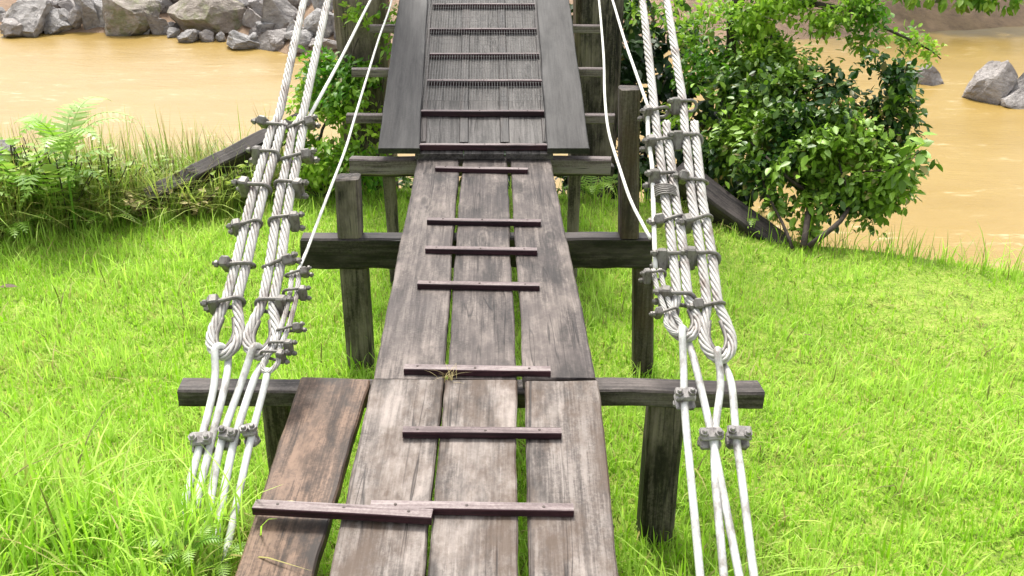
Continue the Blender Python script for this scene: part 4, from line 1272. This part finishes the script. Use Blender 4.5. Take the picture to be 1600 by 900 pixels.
def weed(label, p, h, n, mat='weed', size=(.05, .09), spread=.14, name='leafy_weed'):
    p = Vector(p)
    t = thing(name, label, 'weed', V3(p), 'leafy weeds on the banks')
    st = MB(); Ps, Ns = [], []
    for k in range(n):
        a = random.random() * 6.283; s = spread * random.uniform(.3, 1)
        tip = p + Vector((math.cos(a) * s, math.sin(a) * s, h * random.uniform(.6, 1)))
        pts = [p, p.lerp(tip, .5) + Vector((0, 0, h * .06)), tip]
        st.tube(spline(pts, .06), .0035, 5)
        for q in range(7):
            u = .3 + .7 * q / 6
            Ps.append(p.lerp(tip, u) + Vector((0, 0, h * .06 * math.sin(3.14 * u))))
            b = random.random() * 6.283
            Ns.append((math.cos(b), math.sin(b), .25))
    st.build('stem', M['bark'], t, True)
    n_ = len(Ps)
    tint = np.zeros((n_, 3)); tint[:, 0] = np.clip(.5 + .3 * rng.standard_normal(n_), 0, 1)
    leaf_cloud('foliage', np.array([V3(q) for q in Ps]), np.array(Ns), size[0] + (size[1] - size[0]) * rng.random(n_), tint, M[mat], t)
    return t
weed('tall leafy weed in front of the palm seedling stem', foot(104, 5.66), .52, 30, 'weed', (.05, .10), .22)
weed('ragged weed before the lower end of the dark slanting timber', foot(352, 5.7), .32, 18, 'weed', (.04, .08), .22)
weed('leafy weed with small leaves at the upper left edge above the ferns', foot(10, 5.95), .66, 22, 'ivy', (.05, .09), .20)
weed('tall brownish weed between the ferns and the palm seedling', foot(62, 5.85), .56, 24, 'weed', (.05, .10), .24)
weed('bushy weed right of the palm seedling', foot(150, 5.78), .46, 24, 'weed', (.04, .08), .26)
weed('dry brown weed in the middle of the left bank', foot(215, 5.6), .24, 12, 'straw', (.03, .07), .2)
weed('dry brown weed near the lower end of the slanting timber', foot(285, 5.55), .22, 12, 'straw', (.03, .07), .2)
weed('bushy yellow green weed in the middle of the left bank', foot(240, 5.85), .34, 14, 'weed', (.04, .08), .24)
weed('weed with ragged leaves before the dark slanting timber', foot(310, 5.7), .30, 16, 'weed', (.04, .08), .24)
weed('broad leafed weed at the left edge of the lawn', on_ground(14, 360), .16, 7, 'weed', (.07, .11), .1)
weed('round leafed weed at the foot of the left bank weeds', on_ground(285, 335), .14, 6, 'weed', (.06, .1), .09)
weed('low yellow green weed on the bank near the left cables', on_ground(375, 312), .14, 8, 'ivy', (.04, .07), .14)
weed('bright weed under the left thin black post', on_ground(585, 300), .24, 12, 'ivy', (.04, .07), .26)
weed('bright weed behind the short stump', on_ground(500, 312), .20, 12, 'ivy', (.04, .07), .26)
weed('glossy green weed at the foot of the leaning bush trunk', on_ground(1262, 386), .13, 7, 'fern', (.07, .1), .09)
weed('dry brown weed between the ferns on the left bank', on_ground(130, 330), .34, 10, 'straw', (.04, .08), .2)

# ------------------------------------------------------------------ small things
def tuft(label, p, n, h, mat, name='straw_tuft', cat='straw', wd=.003, spread=.012, bend=.9):
    P = np.tile(np.array(V3(p)), (n, 1)) + np.stack([spread * rng.standard_normal(n), spread * .6 * rng.standard_normal(n), np.zeros(n)], 1)
    tint = np.zeros((n, 3)); tint[:, 0] = rng.random(n)
    o = blade_mesh(name, P, h * (.5 + .6 * rng.random(n)), rng.random(n) * 6.283, np.full(n, wd), np.clip(np.abs(bend + .4 * rng.standard_normal(n)), 0, 1.5), tint, mat)
    tag(o, label, cat)
for i in range(15):
    q = foot(20 + i * 25 + rr_.uniform(-9, 9), 5.5 + rr_.uniform(-.06, .25))
    P = np.tile(np.array(V3(q)), (34, 1)) + np.stack([.035 * rng.standard_normal(34), .03 * rng.standard_normal(34), np.zeros(34)], 1)
    tn = np.zeros((34, 3)); tn[:, 0] = np.clip(.75 + .25 * rng.standard_normal(34), 0, 1); tn[:, 1] = np.where(rng.random(34) < .25, .7, 0)
    o = blade_mesh('grass_clump', P, (.30 + .22 * rng.random(34)) * (1.15 - .025 * i), rng.random(34) * 6.283, .006 + .006 * rng.random(34), np.clip(.65 + .4 * rng.standard_normal(34), .1, 1.5), tn, M['weed'])
    tag(o, 'arching clump of pale green grass on the left bank', 'grass clump', 'grass clumps on the left bank')
tuft('tuft of dry straw caught in the plank gap below a cleat', p2(702, 592) - Vector((0, 0, .01)), 26, .07, M['straw'], wd=.0018)
tuft('long green blades leaning over the right edge of the near planks', Vector((.33, 1.98, .10)), 14, .48, M['grass'], 'grass_tuft', 'grass tuft', .008, .04, .45)
tuft('long green blades before the right near post', Vector((.52, 2.32, .05)), 22, .42, M['grass'], 'grass_tuft', 'grass tuft', .008, .06, .4)
def soil(x, y): return Vector((x, y, float(ground_h(x, y)) - .01))
tuft('long grass in front of the left anchor rods', soil(-1.03, 2.02), 110, .20, M['grass'], 'grass_tuft', 'grass tuft', .006, .09, .45)
tuft('long grass between the rusty board and the left rods', soil(-.84, 2.08), 80, .24, M['grass'], 'grass_tuft', 'grass tuft', .006, .08, .45)
tuft('grass tuft round the foot of the left stump', at_y(570, 585, 4.02), 50, .24, M['grass'], 'grass_tuft', 'grass tuft', .006, .07, .5)
tuft('grass tuft round the foot of the tall brown post', at_y(995, 600, 4.0), 40, .16, M['grass'], 'grass_tuft', 'grass tuft', .006, .07, .5)
def fallen_leaf(label, p, size, tintv, mat, nrm=(1, .2, .02)):
    t = np.array([tintv])
    o = leaf_cloud('fallen_leaf', np.array([V3(p)]), np.array([nrm]), np.array([size]), t, mat, None, .5)
    tag(o, label, 'leaf')
fallen_leaf('pale dry leaf on the rusty board above its cleat', bl(440, 793) + Vector((0, 0, .012)), .042, (1, .6, 0), M['palm'])
fallen_leaf('brown dead leaf lying in the grass at the left edge', on_ground(2, 464) + Vector((0, 0, .06)), .10, (.2, 0, 1), M['straw'])
fallen_leaf('brown dead leaf lying in the lawn right of the anchor rods', on_ground(1254, 538) + Vector((0, 0, .05)), .05, (.2, .2, .7), M['straw'])
